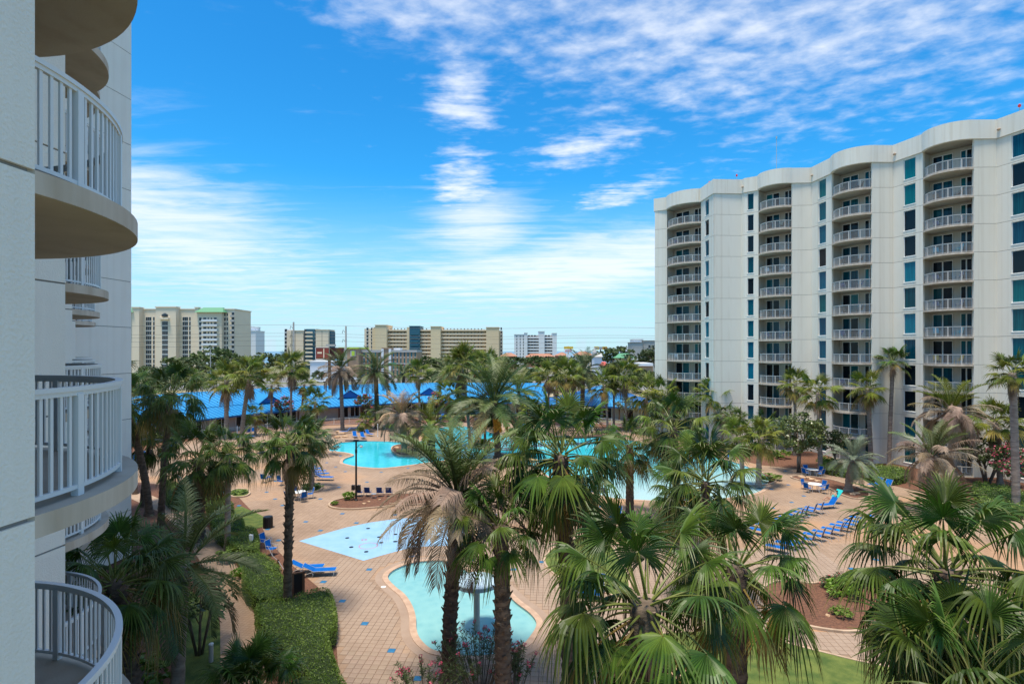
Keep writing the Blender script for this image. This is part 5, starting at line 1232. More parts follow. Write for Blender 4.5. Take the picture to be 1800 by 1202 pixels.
# ------------------------------------------------------------------ blue-roofed pool house
ph_ = thing('pool_house', 'long low pool house with a blue standing-seam metal roof', 'building', (-20,112,0)); OB = Vector((-20,112))
EV = [Vector(p)-OB for p in ((-56,74),(-50,86),(-45.8,95.5),(-35,109),(-22,119),(-7.4,120),(6.5,117.5))]
def offs(pts, d):
    out = []
    for i, p in enumerate(pts):
        t = (pts[min(i+1,len(pts)-1)]-pts[max(i-1,0)]).normalized(); out.append(p+Vector((-t.y,t.x))*d)
    return out
E2, E3, E4, EW = offs(EV,5.0), offs(EV,14.0), offs(EV,27.0), offs(EV,1.6)
def q4(mb, a, za, b, zb, c, zc_, d, zd): mb.add([(a.x,a.y,za),(b.x,b.y,zb),(c.x,c.y,zc_),(d.x,d.y,zd)], [(0,1,2,3)])
M['poolwalls'] = mat('pool_house_wall', (.50,.46,.42), .9, (.58,.54,.49), 1, 4); M['fasciab'] = mat('blue_fascia', (.012,.12,.36), .5)
for i in range(len(EV)-1):
    a, b = i, i+1; mb = MB(); q4(mb,EV[a],2.7,EV[b],2.7,E2[b],3.85,E2[a],3.85); mb.build('lower_roof', M['roofblue'], ph_)
    mb = MB(); q4(mb,E2[a],3.95,E2[b],3.95,E3[b],6.0,E3[a],6.0); q4(mb,E3[a],6.0,E3[b],6.0,E4[b],2.7,E4[a],2.7); q4(mb,E2[a],3.83,E2[b],3.83,E2[b],3.95,E2[a],3.95); mb.build('upper_roof', M['roofblue'], ph_)
    mb = MB(); t = (EV[b]-EV[a]).normalized(); nn = Vector((t.y,-t.x)); mb.obox(EV[a],EV[b],nn,-.02,.10,2.42,2.69); mb.build('fascia', M['fasciab'], ph_)
    sm = MB(); L = (EV[b]-EV[a]).length; n = int(L/.75)
    for k in range(n):
        f = (k+.5)/n
        for (P0,z0,P1,z1) in ((EV,2.71,E2,3.86),(E2,3.96,E3,6.01)):
            p, q = P0[a].lerp(P0[b],f), P1[a].lerp(P1[b],f); w = t*.05
            sm.add([(p.x-w.x,p.y-w.y,z0),(p.x+w.x,p.y+w.y,z0),(q.x+w.x,q.y+w.y,z1),(q.x-w.x,q.y-w.y,z1),(p.x,p.y,z0+.09),(q.x,q.y,z1+.09)], [(0,4,5,3),(4,1,2,5),(0,1,4)])
    stuff(sm.build('roof_seams', M['roofseam'], ph_))
    mb = MB(); W0, W1 = EW[a], EW[b]; mb.obox(W0,W1,nn,-.2,0,0,2.75); mb.build('wall', M['poolwalls'], ph_)
    mb = MB(); mb.obox(EV[a]+t*.1,EV[b]-t*.1,nn,-1.6,-.05,2.5,2.56); mb.build('eave_soffit', M['groove'], ph_)
    LW = (W1-W0).length; m = int(LW/2.3)
    for k in range(m):
        if (k+i) % 4 == 3: continue
        u0 = .3+k*2.3; wf = MB()
        for (x0,x1,z0,z1) in ((0,.1,.3,2.35),(1.9,2.0,.3,2.35),(.95,1.05,.3,2.35),(.1,1.9,.3,.4),(.1,1.9,2.25,2.35)): wf.obox(W0+t*(u0+x0),W0+t*(u0+x1),nn,.0,.07,z0,z1)
        w_ = wf.build('window', M['white'], ph_); gl = MB(); gl.obox(W0+t*(u0+.1),W0+t*(u0+1.9),nn,.005,.03,.4,2.25); gl.build('pane', M['dark'], w_)
    for k in range(int(L/4.5)):
        p = EV[a]+t*(2+4.5*k)-nn*.35; c = MB(); c.box(p.x-.1,p.x+.1,p.y-.1,p.y+.1,0,2.55); c.build('column', M['wood'], ph_)
def gable(c, t, w, h, d, z):
    """little gable on the break line: c plan point, t along the eave"""
    n = Vector((-t.y,t.x)); mb = MB(); A, B = c-t*w, c+t*w; T = c+n*d
    mb.add([(A.x,A.y,z),(B.x,B.y,z),(c.x,c.y,z+h),(T.x,T.y,z+h)], [(0,1,2)]); mb.build('gable_front', M['roofseam'], ph_)
    mb = MB(); e = c-n*.3; A2, B2 = A-t*.3-n*.3, B+t*.3-n*.3
    mb.add([(A2.x,A2.y,z-.1),(e.x,e.y,z+h+.08),(T.x,T.y,z+h+.08),(B2.x,B2.y,z-.1)], [(0,1,2),(1,3,2)]); mb.build('gable_roof', M['roofblue'], ph_)
for i, f, w in ((2,.45,2.0),(3,.35,2.4),(4,.35,2.2),(5,.2,1.8)):
    t = (E2[i+1]-E2[i]).normalized(); n = Vector((-t.y,t.x)); gable(E2[i].lerp(E2[i+1],f)-n*.4, t, w, 1.5, 6.5, 3.9)
pv = thing('pavilion', 'blue hip-roofed pavilion at the right end of the pool house', 'building', (17,116,0))
c1 = [Vector(p) for p in ((-12.5,-.5),(-3,-3.2),(8,-9.2),(14,3),(4,15),(-10,13))]; c2 = [p*.55+Vector((1.2,1)) for p in c1]; ap = Vector((1.4,2.5))
for i in range(6):
    a, b = c1[i], c1[(i+1)%6]; A, B = c2[i], c2[(i+1)%6]; mb = MB(); q4(mb,a,2.7,b,2.7,B,4.0,A,4.0); mb.build('lower_roof', M['roofblue'], pv)
    mb = MB(); q4(mb,A,4.1,B,4.1,ap,6.3,ap,6.3); q4(mb,A,3.98,B,3.98,B,4.1,A,4.1); mb.build('upper_roof', M['roofblue'], pv)
    t = (b-a).normalized(); nn = Vector((t.y,-t.x)); mb = MB(); mb.obox(a,b,nn,-.02,.1,2.42,2.69); mb.build('fascia', M['fasciab'], pv)
    sm = MB(); n = int((b-a).length/.75)
    for k in range(n):
        f = (k+.5)/n
        for p,z0,q,z1 in ((a.lerp(b,f),2.71,A.lerp(B,f),4.01),(A.lerp(B,f),4.11,A.lerp(B,f).lerp(ap,.9 if abs(f-.5) < .1 else .35+.5*(1-abs(f-.5)*2)),None)):
            if z1 is None:
                r0 = (q-A.lerp(B,f)).length/max(.01,(ap-A.lerp(B,f)).length); z1 = 4.11+2.2*r0
            w = t*.05; sm.add([(p.x-w.x,p.y-w.y,z0),(p.x+w.x,p.y+w.y,z0),(q.x+w.x,q.y+w.y,z1),(q.x-w.x,q.y-w.y,z1),(p.x,p.y,z0+.09),(q.x,q.y,z1+.09)], [(0,4,5,3),(4,1,2,5)])
    stuff(sm.build('roof_seams', M['roofseam'], pv))
    if i in (0,1,2,5):
        W0, W1 = a-nn*1.6+t*1.2, b-nn*1.6-t*1.2; mb = MB(); mb.obox(W0,W1,nn,-.2,0,0,2.8); mb.build('wall', M['poolwalls'], pv); LW = (W1-W0).length
        for k in range(int(LW/2.2)):
            if k % 3 == 2: continue
            u0 = .2+2.2*k; wf = MB()
            for (x0,x1,z0,z1) in ((0,.1,.2,2.35),(1.8,1.9,.2,2.35),(.1,1.8,.2,.3),(.1,1.8,2.25,2.35)): wf.obox(W0+t*(u0+x0),W0+t*(u0+x1),nn,0,.07,z0,z1)
            w_ = wf.build('window', M['white'], pv); gl = MB(); gl.obox(W0+t*(u0+.1),W0+t*(u0+1.8),nn,.005,.03,.3,2.25); gl.build('pane', M['dark'], w_)
        for k in range(int((b-a).length/3.2)):
            p = a+t*(1+3.2*k)-nn*.35; c = MB(); c.box(p.x-.11,p.x+.11,p.y-.11,p.y+.11,0,2.55); c.build('column', M['wood'], pv)

# ------------------------------------------------------------------ roads
rd = MB(); rd.add([(-330,196,0),(330,196,0),(330,232,0),(-330,232,0)], [(0,1,2,3)]); struct(rd.build('road', M['asphalt']))
rd = MB(); rd.add([(-120,242,0),(-42,242,0),(-42,290,0),(-120,290,0)], [(0,1,2,3)]); struct(rd.build('parking_lot', M['asphalt']))
rd = MB(); rd.add([(8,240,0),(60,240,0),(70,330,0),(18,330,0)], [(0,1,2,3)]); struct(rd.build('side_road', M['asphalt']))
for y in (202,208,220,226):
    for k in range(-24,25):
        if y in (208,220): m_ = MB(); m_.box(k*12-1.5,k*12+1.5,y-.08,y+.08,.004,.008); m_.build('lane_mark', M['marking'], bpy.data.objects['road'])
for y in (213.6,214.4): m_ = MB(); m_.box(-330,330,y-.07,y+.07,.004,.008); m_.build('centre_line', M['marking'], bpy.data.objects['road'])
M['sand'] = mat('verge', (.42,.33,.22), .95, (.22,.20,.09), .12, 6)
rd = MB(); rd.add([(-330,150,-.012),(330,150,-.012),(330,195.8,-.012),(-330,195.8,-.012)], [(0,1,2,3)]); struct(rd.build('verge', M['sand']))

# ------------------------------------------------------------------ buildings beyond
WINM = {}
M['beige'] = mat('beige_stucco', (.78,.635,.465), .9, (.82,.675,.505), .05, 4); M['tan'] = mat('tan_stucco', (.72,.56,.35), .9, (.76,.60,.39), .05, 4); M['greypaint'] = mat('grey_stucco', (.42,.41,.39), .9)
M['greenroof'] = mat('green_roof', (.10,.28,.15), .6); M['tealwall'] = mat('teal_wall', (.03,.12,.17), .6); M['brick'] = mat('brown_brick', (.34,.22,.14), .9, (.38,.26,.17), .2, 4); M['rust'] = mat('terracotta', (.34,.16,.10), .9, (.40,.20,.13), .1, 3)
M['farglass'] = mat('far_glass', (.03,.045,.06), .25); M['bwhite'] = mat('bright_white', (.74,.75,.76), .8); M['yellowp'] = mat('yellow_panel', (.75,.48,.03), .6); M['redp'] = mat('red_panel', (.50,.06,.05), .6); M['lime'] = mat('lime_panel', (.40,.55,.05), .6)
def win_me(w, h, m='farglass'):
    k = (round(w,2), round(h,2), m)
    if k not in WINM:
        b = MB(); b.box(-w/2,w/2,-.05,.25,0,h,0); b.box(-w/2-.1,w/2+.1,-.16,.05,-.22,-.02,1); b.box(-w/2-.1,w/2+.1,-.12,.05,h+.02,h+.16,1); WINM[k] = b.mesh('window', [M[m],M['bwhite']])
    return WINM[k]
class Bld:
    """far building laid out on its front plane at distance Y"""
    def __init__(s, name, label, Y, x0, x1, cat='building', rot=0):
        s.Y = Y; s.cx = (x0+x1)/2; s.root = thing(name, label, cat, ((s.cx-900)*Y/1000, Y, 0), rot)
    def X(s, px): return (px-s.cx)*s.Y/1000
    def Zy(s, py): return EYE-(py-617)*s.Y/1000
    def block(s, px0, px1, py, d0, d1, m, nm='wall', zb=0, cap=None):
        b = MB(); b.box(s.X(px0), s.X(px1), d0, d1, zb, s.Zy(py)); o = b.build(nm, M[m], s.root)
        if cap: c = MB(); c.box(s.X(px0)-.4, s.X(px1)+.4, d0-.4, d1+.4, s.Zy(py), s.Zy(py)+cap); c.build('cornice', M[m], s.root)
        return o
    def windows(s, pxs, w, h, z0, n, fh, d, m='farglass', skip=()):
        me = win_me(w*s.Y/1000, h, m)
        for px in pxs:
            for k in range(n):
                if k in skip: continue
                link('window', me, s.root, (s.X(px), d, z0+fh*k))
    def balconies(s, px0, px1, z0, n, fh, d, proj=1.4, m='bwhite', rail=1.0):
        for k in range(n):
            b = MB(); x0, x1 = s.X(px0), s.X(px1); b.box(x0,x1,d-proj,d,z0+fh*k-.25,z0+fh*k); b.box(x0,x1,d-proj,d-proj+.12,z0+fh*k,z0+fh*k+rail); b.build('balcony', M[m], s.root)
# tall beige tower block at the left
b = Bld('condo_tower', 'tall beige condominium with green hip roof and dark window columns, far left', 350, 205, 415)
b.block(205,412,544,0,22,'beige',cap=.5); b.block(240,252,542,-4,0,'beige',cap=.6); b.block(281,316,541.5,-4,0,'beige',cap=.7); b.block(346,352,541.5,-2,0,'beige',cap=.5); b.block(352.5,394,549,-3,0,'beige')
b.windows([235.5],4.5,1.7,3,11,2.9,0); b.windows([258,261.3,264.6],2.9,2.3,3,11,2.9,0); b.windows([270.5,281-1.2],2.6,2.3,3,11,2.9,0)
b.windows([293.6,297,300.4],2.9,2.3,3,10,2.9,-4); b.windows([322.5,325.8,329],2.9,2.3,3,11,2.9,0); b.windows([333.8,345],2.6,2.3,3,11,2.9,0)
b.windows([356.8],4,1.8,3,11,2.9,-3); b.windows([364.5],5,2.2,2.6,11,2.9,-3); b.windows([370.8,376.3],2,2.2,2.6,11,2.9,-3); b.windows([383],4.6,2.2,2.6,11,2.9,-3); b.balconies(361,388,2.6,11,2.9,-3,1.6); b.windows([395.5,399.5],2.4,1.9,3,12,2.9,0)
b.windows([409.5],4.5,2.3,3,12,2.9,0); b.balconies(406.5,413.5,2.6,12,2.9,0,1.5,'greypaint')
for px0, px1 in ((352,397),(225,240)):
    rf = MB(); x0, x1 = b.X(px0)-1, b.X(px1)+1; z = b.Zy(549.5); rf.add([(x0,-5,z),(x1,-5,z),(x1,2,z),(x0,2,z),(x0+3,0,z+3.2),(x1-3,0,z+3.2),(x1-3,2,z+3.2),(x0+3,2,z+3.2)], [(0,1,5,4),(1,2,6,5),(3,0,4,7),(4,5,6,7)]); rf.build('roof', M['greenroof'], b.root)
lo = MB(); lo.lathe([(1.8,0),(1.8,1.2),(.1,2.2)], 12); lo.build('arched_window', M['farglass'], b.root, (b.X(297),-4.0,b.Zy(557)))
bal = MB(); bal.box(b.X(289),b.X(305),-5.6,-4,b.Zy(562.5),b.Zy(559)); bal.build('balcony', M['beige'], b.root)
b = Bld('apartment_block', 'plain white block just right of the tall beige tower', 450, 418, 452); b.block(418,440,574,0,18,'bwhite',cap=.3); b.block(425,451.5,582,-2,14,'bwhite',cap=.4); b.windows([432,437,442],2,1.8,4,9,2.9,-2); b.windows([420.5],3.5,2,4,10,2.9,0)
b = Bld('condo_tower', 'tan condominium with dark teal balcony shaft behind the billboard', 420, 500, 580)
b.block(500,506,579,0,14,'bwhite'); b.block(506,513.5,581,-2,14,'beige'); b.block(513.5,533,581.5,0,15,'beige',cap=.4); b.block(533,556,578,2,16,'tealwall'); b.block(555,577,580,0,15,'beige',cap=.4); b.block(577,579,582,3,14,'tealwall'); b.balconies(537.5,550,3.2,9,2.95,1,1.8,'beige'); b.windows([502.5],4,2,4,9,2.95,0); b.windows([519,566],.5,28,.5,1,1,0); b.windows([535.3,553],2.6,1.6,4.2,9,2.95,2)
# long beige corridor building
b = Bld('condo_block', 'long beige condominium with open corridors and a teal stair tower, centre background', 460, 636, 884)
b.block(636,662,577,8,20,'beige'); b.block(652,663,576,4,20,'tan'); b.block(661,681,572,-3,20,'tan',cap=.4); b.block(681,722,579,5,20,'tan'); b.block(720,738,573.5,-1,18,'tealwall',cap=.3); b.block(738,759,579.5,5,20,'tan'); b.block(758,775,574.5,-3,20,'tan',cap=.4); b.block(775,856,580,5,20,'tan'); b.block(855,877,576,-3,20,'tan',cap=.4); b.block(877,883,581,2,20,'tan'); b.block(715,722,575,0,18,'tan')
for x0,x1 in ((681,720),(738,758),(775,855)):
    b.balconies(x0,x1,3.2,10,2.95,5,3.2,'beige',1.1); cap_ = MB(); cap_.box(b.X(x0),b.X(x1),1.4,6,b.Zy(580.5)-.3,b.Zy(580.5)+.5); cap_.build('roof_edge', M['beige'], b.root)
    b.windows([x0+4+6.1*k for k in range(int((x1-x0-4)/6.1))],1.6,2.0,3.4,10,2.95,5)
b.windows([641.5,649.5],3.4,2.0,4,10,2.95,8); b.windows([655],3.2,2.4,4,10,2.95,8,'farglass'); b.balconies(690,700,3.2,6,2.95,3.6,.5,'greypaint',1.2); b.balconies(794,808,3.2,7,2.95,3.6,.5,'greypaint',1.2); b.balconies(722,736,3.2,9,2.95,-1,.8,'tealwall',1.1); b.windows([881],2.6,2,4,10,2.95,2)
# hotel
b = Bld('hotel', 'four-storey tan hotel with grey cornice and narrow teal windows', 285, 600, 735)
b.block(635,733,619,0,16,'brick'); b.block(635,733,615,-.3,16.3,'greypaint','cornice',zb=b.Zy(619.2)); b.block(671,675,612.5,-1,0,'bwhite'); b.block(684,688,613,-1,0,'bwhite'); b.block(673,686,613,-.6,8,'brick',cap=.5); b.block(602,635,613,-5,14,'brick'); b.block(601,636,610.5,-5.6,14.6,'lime','roof_cap',zb=b.Zy(613)); b.block(682,699,611.5,6,12,'bwhite','plant_room')
b.windows([640+6.6*k for k in range(5)]+[677.5,682.5]+[692+6.3*k for k in range(7)],2.0,2.3,1.2,4,3.1,0,'teal'); sgn = MB(); sgn.box(b.X(621),b.X(630),-5.3,-5,b.Zy(626),b.Zy(616)); sgn.build('sign_panel', M['greypaint'], b.root); sgn = MB(); sgn.box(b.X(623.5),b.X(628.5),-5.5,-5.28,b.Zy(625),b.Zy(617)); sgn.build('logo', M['lime'], b.root)
b = Bld('shop', 'pale single-storey shop behind the billboard post', 270, 545, 600); b.block(545,600,636,0,12,'bwhite',cap=.4); b.windows([552,566,580],5,2.4,.8,1,3,0,'teal')
# white slab with corridors
b = Bld('condo_block', 'white condominium with dark corridor bands near the centre horizon', 560, 904, 979)
b.block(904,926,588,0,14,'bwhite',cap=.3); b.block(921,927,585.5,-2,10,'bwhite',cap=.4); b.block(926,948,589,3,14,'greypaint'); b.block(947,957,583,-2,14,'bwhite',cap=.5); b.block(957,972,589,3,14,'greypaint'); b.block(971,978.5,586,-2,14,'bwhite',cap=.4)
for x0,x1 in ((927,947),(957,971)): b.balconies(x0,x1,3,9,2.9,3,3,'bwhite',1.1); b.windows([x0+3+5.2*k for k in range(int((x1-x0)/5.2))],3,1.7,4.3,9,2.9,3)
b.windows([908.5,914.5,920],1.5,1.5,4,9,2.9,0)
# right-hand background
b = Bld('office_block', 'grey block with penthouse beside the far corner of the right wing', 330, 1110, 1165); b.block(1111,1130,602,0,12,'greypaint',cap=.3); b.block(1115,1132,596.5,2,12,'bwhite',cap=.3); b.block(1130,1165,599,2,14,'greypaint',cap=.4); b.windows([1143,1150],3.5,2,6,4,3,2)
b = Bld('parking_deck', 'small white building with open decks left of the grey block', 420, 1095, 1112); b.block(1095,1105,609,0,12,'bwhite'); b.block(1105,1112,611,2,12,'greypaint'); b.balconies(1105,1112,3,5,2.9,2,1.2,'bwhite',.9)
b = Bld('restaurant', 'low building with a wide green hip roof', 300, 1080, 1118); b.block(1082,1116,630,0,12,'beige'); rf = MB(); z = b.Zy(629); rf.add([(b.X(1078),-2,z),(b.X(1120),-2,z),(b.X(1118),13,z),(b.X(1080),13,z),(b.X(1092),5,b.Zy(621)),(b.X(1108),5,b.Zy(621))], [(0,1,5,4),(1,2,5),(2,3,4,5),(3,0,4)]); rf.build('roof', M['greenroof'], b.root); b.windows([1088,1097,1107],4,1.4,.8,1,3,0)
b = Bld('shop', 'flat white-roofed shop left of the right wing', 235, 1108, 1146); b.block(1112,1146,643,0,14,'brick'); b.block(1108,1147,638,-1,15,'bwhite','roof_edge',zb=b.Zy(643)); b.windows([1118,1127,1136],4,1.5,.8,1,3,0)
b = Bld('shop', 'long low store behind the white-roofed shop', 290, 1114, 1148); b.block(1114,1148,633,0,12,'brick'); b.block(1113,1149,630.5,-.6,12.6,'bwhite','roof_edge',zb=b.Zy(633)); b.windows([1122,1133,1142],4,1.3,.8,1,3,0)
b = Bld('kiosk', 'small kiosk with a bright red hip roof', 215, 1055, 1069); b.block(1057.5,1065.5,643,0,2.5,'bwhite'); rf = MB(); z = b.Zy(643.5); rf.add([(b.X(1055),-1,z),(b.X(1069),-1,z),(b.X(1069),3.5,z),(b.X(1055),3.5,z),(b.X(1059),1,b.Zy(635.5)),(b.X(1065),1,b.Zy(635.5))], [(0,1,5,4),(1,2,5),(2,3,4,5),(3,0,4)]); rf.build('roof', M['redp'], b.root); b.windows([1059.5,1063.5],2,1.2,.7,1,3,0)
b = Bld('gabled_hall', 'white hall with a small spire among the trees', 300, 1042, 1058); b.block(1044,1058,627,0,8,'bwhite'); rf = MB(); z = b.Zy(627); rf.add([(b.X(1043),-1,z),(b.X(1059),-1,z),(b.X(1059),9,z),(b.X(1043),9,z),(b.X(1043),4,z+2),(b.X(1059),4,z+2)], [(0,1,5,4),(2,3,4,5),(0,4,3),(1,2,5)]); rf.build('roof', M['greypaint'], b.root); sp_ = MB(); sp_.lathe([(1.2,0),(1.2,2),(.05,5)], 8); sp_.build('spire', M['greypaint'], b.root, (b.X(1046),2,b.Zy(626)))
for x0, x1, y, Y, lb_ in ((880,908,626,430,'terracotta-roofed block left of the white condominium'),(925,975,627,470,'terracotta roofs in front of the white condominium'),(978,1000,625,440,'terracotta-roofed block by the restaurant sign'),(1012,1042,624,400,'beige low block with pitched roof right of the restaurant sign')):
    b = Bld('low_block', lb_, Y, x0, x1); b.block(x0,x1,y,0,14,'rust' if Y > 405 else 'beige'); rf = MB(); z = b.Zy(y); rf.add([(b.X(x0)-1,-1,z),(b.X(x1)+1,-1,z),(b.X(x1)+1,15,z),(b.X(x0)-1,15,z),(b.X(x0)+4,7,z+2.6),(b.X(x1)-4,7,z+2.6)], [(0,1,5,4),(1,2,5),(2,3,4,5),(3,0,4)]); rf.build('roof', M['rust'], b.root); b.windows([x0+4+6*k for k in range(int((x1-x0-4)/6))],2.4,1.5,4.5,1,3,0)
# signs
def text(root, s_, size, loc, m, name='lettering', ext=.03):
    cu = bpy.data.curves.new(name, 'FONT'); cu.body = s_; cu.size = size; cu.extrude = ext; cu.align_x = 'CENTER'; o = bpy.data.objects.new(name, cu)
    COL.objects.link(o); me = bpy.data.meshes.new_from_object(o.evaluated_get(bpy.context.evaluated_depsgraph_get())); bpy.data.objects.remove(o)
    me.materials.clear(); me.materials.append(M[m]); q = link(name, me, root, loc); q.rotation_euler = (pi/2,0,0); return q
Y = 260; p = at(999,640,Y); sg = thing('pole_sign', 'restaurant pole sign with yellow top panel and red letters on white', 'sign', (p.x,Y,0)); k = Y/1000
def panel(root, x0, x1, z0, z1, m, nm, d=.25, y=0): a = MB(); a.box(x0,x1,y-d,y+d,z0,z1); return a.build(nm, M[m], root)
panel(sg,-.25,.25,0,EYE-(608-617)*k,'beige','pole',.2,.3); panel(sg,-3.8*k*2,3.8*k*2.2,EYE-(613.2-617)*k,EYE-(609-617)*k,'yellowp','top_panel'); panel(sg,-1.7,1.7,EYE-(619-617)*k,EYE-(613.6-617)*k,'bwhite','middle_panel'); panel(sg,-1.0,1.0,EYE-(628-617)*k,EYE-(623-617)*k,'bwhite','lower_panel'); text(sg,"JOE'S",1.3,(0,-.3,EYE-(618.2-617)*k),'redp')
Y = 200; p = at(579,623,Y); bb_ = thing('billboard', 'V-shaped dark red billboard on a brown post', 'billboard', (p.x,Y,0)); k = Y/1000; zt, zb_ = EYE-(611-617)*k, EYE-(631-617)*k
a = MB(); a.lathe([(.5,0),(.5,zb_+2)], 12); a.build('post', M['wood'], bb_)
M['bred'] = mat('billboard_red', (.20,.035,.025), .7, (.28,.06,.04), .4, 4); M['bdark'] = mat('billboard_dark', (.07,.018,.014), .7, (.12,.03,.02), .4, 4)
o = panel(bb_,-4.7,-.2,zb_,zt,'bred','left_face',.12,0); o.rotation_euler[2] = .0; o = panel(bb_,-4.0+3.9,5.0,zb_,zt,'bdark','right_face',.12,.6)
for x0,x1 in ((-4.8,-.15),): panel(bb_,x0,x1,zb_-.25,zb_-.02,'bwhite','trim',.2,0); panel(bb_,x0,x1,zt+.02,zt+.15,'bwhite','trim',.2,0)
panel(bb_,-4.86,-4.72,zb_,zt,'bwhite','trim',.2,0); panel(bb_,-2.1,-1.75,zb_+.3,zt-.3,'beige','bottle_print',.02,-.13); panel(bb_,-4.2,-2.6,zb_+1.9,zb_+2.5,'beige','lettering_band',.02,-.13); panel(bb_,5.02,5.15,zb_,zt,'bwhite','trim',.2,.6); panel(bb_,-6,.4,zb_-.55,zb_-.35,'concrete','catwalk',.5,-.5)
o = panel(bb_,-1.2,2.0,zt+.5,zt+1.2,'greypaint','solar_panel',.5,.4)
Y = 330; p = at(1056,615,Y); bb2 = thing('billboard', 'yellow two-panel billboard above the trees at the right', 'billboard', (p.x,Y,0)); k = Y/1000; panel(bb2,-.3,.3,0,EYE-(612-617)*k,'wood','post',.3,.5); panel(bb2,-3.9,-1.2,EYE-(614.5-617)*k,EYE-(609-617)*k,'yellowp','left_face',.15); panel(bb2,1.0,3.7,EYE-(614.5-617)*k,EYE-(609-617)*k,'yellowp','right_face',.15); panel(bb2,-1.15,.95,EYE-(614-617)*k,EYE-(609.5-617)*k,'greypaint','middle_face',.15); panel(bb2,-3.5,-1.6,EYE-(613-617)*k,EYE-(610.5-617)*k,'greypaint','print',.02,-.17); panel(bb2,1.4,3.3,EYE-(613-617)*k,EYE-(611-617)*k,'redp','print',.02,-.17)
Y = 150; p = at(839,665,Y); rs_ = thing('pole_sign', 'round red and white sign with a square panel below, behind the blue roof', 'sign', (p.x,Y,0)); k = Y/1000; panel(rs_,-.08,.08,0,EYE-(652-617)*k,'bwhite','pole',.08,.2); a = MB(); a.lathe([(.1,-.12),(.75,-.12),(.75,.12),(.1,.12)], 20); o = a.build('disc', M['redp'], rs_, (.2,0,EYE-(653-617)*k)); o.rotation_euler = (pi/2,0,0); panel(rs_,-.3,.5,EYE-(655-617)*k,EYE-(651-617)*k,'bwhite','print',.03,-.15); panel(rs_,-.9,.5,EYE-(661.5-617)*k,EYE-(657-617)*k,'redp','square_panel',.1); panel(rs_,-.7,.3,EYE-(660.4-617)*k,EYE-(658.4-617)*k,'bwhite','print',.02,-.11)
# utility poles and wires
for px, top, Y, lb_ in ((516,566,205,'thick grey utility pole left of the billboard'),(608,573,200,'thick grey utility pole right of the billboard'),(370,612,230,'thin wooden pole before the tall beige tower')):
    p = at(px,top,Y); up_ = thing('utility_pole', lb_, 'pole', (p.x,Y,0)); a = MB(); a.lathe([(.42 if px > 400 else .16,0),(.30 if px > 400 else .12,p.z)], 10); a.build('pole', M['concrete'], up_)
    for q in range(3 if px > 400 else 1): a = MB(); a.tube([(-.3,0,p.z-2.2-q*3.2),(-1.0,0,p.z-1.4-q*3.2),(-1.3,0,p.z-2.6-q*3.2)], .09, 5); a.build('insulator_arm', M['black'], up_)
for q, (y0, y1) in enumerate(((569,576),(584,590),(590,594),(597,602),(606,611))):
    Y = 203; w = MB(); P = []
    for i in range(61):
        x = 120+i*20; f = (x-516)/92*.16; sag = .35*(1-cos(2*pi*f))*2; P.append(at(x, y0+(y1-y0)*(x-230)/920, Y)-Vector((0,0,sag*.6)))
    o0 = P[0].copy(); w.tube([p-o0 for p in P], .035, 4); o = w.build('power_line', M['black'], None, o0); tag(o, 'thin overhead power line, %s from the top across the skyline' % ORD[q], 'wire', 'overhead power lines')
# traffic gantry
tg = thing('traffic_signal', 'traffic signal mast with green street sign over the road', 'traffic light', (at(720,640,230).x,230,0)); panel(tg,-.15,.15,0,9,'alu','pole',.15); panel(tg,-9,3,8.2,8.4,'alu','arm',.1,0); panel(tg,-8.6,-5.4,7.5,8.7,'greenroof','street_sign',.05,-.2)
for x in (-4.4,-2.4,.8): panel(tg,x-.9,x+.3,7.6,8.1,'black','signal_head',.2,-.2); panel(tg,x+.0,x+.25,7.7,8.0,'redlamp','lens',.05,-.42)
# parked and passing cars
def car_meshes():
    d = {}; b = MB(); sec = [(-2.2,.45,.70),(-2.1,.35,.92),(-1.4,.30,1.0),(.9,.30,.98),(1.9,.32,.86),(2.2,.42,.62)]
    P = []
    for x,z0,z1 in sec: P += [(x,-.85,z0),(x,-.9,(z0+z1)/2),(x,-.78,z1),(x,.78,z1),(x,.9,(z0+z1)/2),(x,.85,z0)]
    F = [tuple(range(5,-1,-1)), tuple(30+i for i in range(6))]
    for i in range(5):
        for k in range(6): F.append((6*i+k,6*i+(k+1)%6,6*i+6+(k+1)%6,6*i+6+k))
    b.add(P,F); d['b'] = b
    c = MB(); c.add([(-1.7,-.74,.98),(1.2,-.74,.96),(1.2,.74,.96),(-1.7,.74,.98),(-1.2,-.6,1.45),(.4,-.6,1.45),(.4,.6,1.45),(-1.2,.6,1.45)], [(0,1,5,4),(1,2,6,5),(2,3,7,6),(3,0,4,7)]); d['g'] = c.mesh('glass', M['farglass'])
    r_ = MB(); r_.box(-1.22,.42,-.61,.61,1.44,1.5); d['r'] = r_
    w = MB(); w.tube([(0,-.1,0),(0,.1,0)], .33, 12); d['w'] = w.mesh('wheel', M['black']); return d
CM = car_meshes()
CARC = {}
for nm, c in (('white',(.75,.75,.75)),('silver',(.42,.45,.48)),('black',(.015,.015,.018)),('blue',(.10,.20,.34)),('red',(.35,.03,.03))): m_ = mat('car_'+nm, c, .3, spec=.6); CARC[nm] = (CM['b'].mesh('body', m_), CM['r'].mesh('roof', m_))
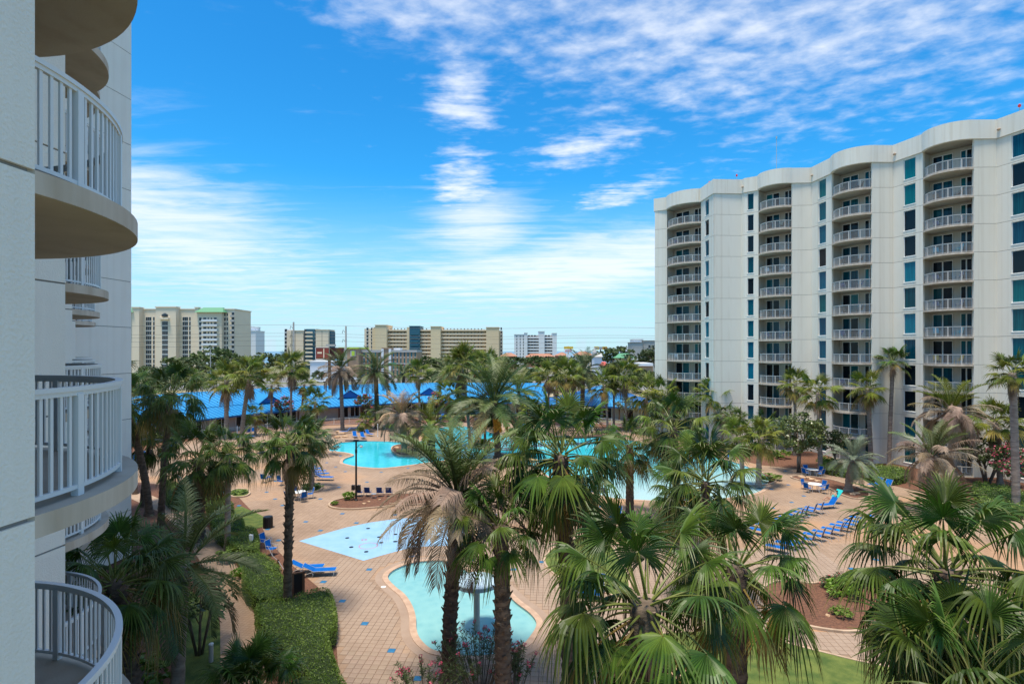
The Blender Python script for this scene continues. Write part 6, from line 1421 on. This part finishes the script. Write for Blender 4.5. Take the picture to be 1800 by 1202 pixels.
for px, py, nm, rz, lb_ in ((658,662,'white',.1,'white car beside the hotel left of the date palm crown'),(690,662,'black',.05,'black car on the road right of the tall date palm'),(712,660,'blue',.05,'blue-grey car right of the black one on the road'),(640,664,'silver',.1,'silver car parked before the hotel tower'),(565,672,'white',0,'white car under the billboard'),(735,659,'silver',.0,'silver car farthest right on the road before the palms'),(625,668,'white',.2,'white car parked left of the hotel wing'),(1096,655,'silver',.3,'silver car among the trees below the green roof'),(905,648,'white',.1,'white car on the side road left of the restaurant sign'),(930,648,'silver',.1,'silver car on the side road below the white condominium'),(918,645,'white',.1,'white car between two others on the side road')):
    p = G(px,py); r_ = thing('car', lb_, 'car', p, rz, 'cars beyond the pool house'); link('body', CARC[nm][0], r_); link('roof', CARC[nm][1], r_); link('glass', CM['g'], r_)
    for x in (-1.35,1.35):
        for y in (-.8,.8): link('wheel', CM['w'], r_, (x,y,.33))
# trees beyond
BT = [(318,640,26,300),(375,632,34,285),(345,648,30,250),(418,645,34,260),(470,636,24,330),(497,634,20,330),(445,640,22,300),(520,650,18,280),(300,655,22,230),(262,655,20,230),(745,637,20,340),(770,640,18,330),(795,636,20,350),(822,634,20,360),(838,628,16,380),(864,632,18,370),(885,640,22,330),(905,636,18,360),(925,637,16,380),(945,636,18,370),(965,637,18,370),(985,640,22,300),(1012,636,18,330),(1035,634,18,320),(1072,626,24,310),(1092,622,22,320),(1103,632,16,300),(1140,630,22,270),(1152,622,22,260),(1075,648,20,210),(1120,662,24,180),(1148,668,26,165),(1020,655,18,220),(945,660,22,190),(920,668,20,180),(560,660,14,250),(725,650,14,270),(880,660,20,200),(985,668,18,190),(1040,668,18,185),(760,658,12,240),(255,680,26,150),(290,672,26,170),(365,668,18,210),(452,662,16,220)]
LBT = ['behind the left wing','before the tall beige tower','left of the blue roof','behind the blue roof','before the long beige condominium','before the white condominium','round the restaurant sign','near the red kiosk','beside the right wing']
for i, (px, cy, rp, Y) in enumerate(BT):
    r_ = rp*Y/1000; cz = EYE-(cy-617)*Y/1000; p = ((px-900)*Y/1000, Y, 0)
    where = LBT[0] if px < 280 else LBT[1] if px < 430 else LBT[2] if px < 530 else LBT[3] if px < 740 else LBT[4] if px < 880 else LBT[5] if px < 980 else LBT[6] if px < 1030 else LBT[7] if px < 1110 else LBT[8]
    same = [q for q in range(i) if True]
    tree('oak' if Y < 290 else 'far', p, max(cz, r_*.6), r_, 'far broad-leaved tree %s, crown %d paces wide' % (where, 0), name='broadleaf_tree', th=.25, nb=4, group='trees beyond the pool house', fz=.75, seed=i)
# give every far tree its own place in its clump
clump = {}
for o in bpy.data.objects:
    if o.name.startswith('broadleaf_tree') and o.parent is None: clump.setdefault(o['label'].split(' tree ')[1].split(', crown')[0], []).append(o)
for where, lst in clump.items():
    lst.sort(key=lambda o: o.location.x/o.location.y)
    for i, o in enumerate(lst): o['label'] = ('dark broad-leaved tree %s' % where) if len(lst) == 1 else 'broad-leaved tree, %s from the left in the group %s' % (ORD[i], where)
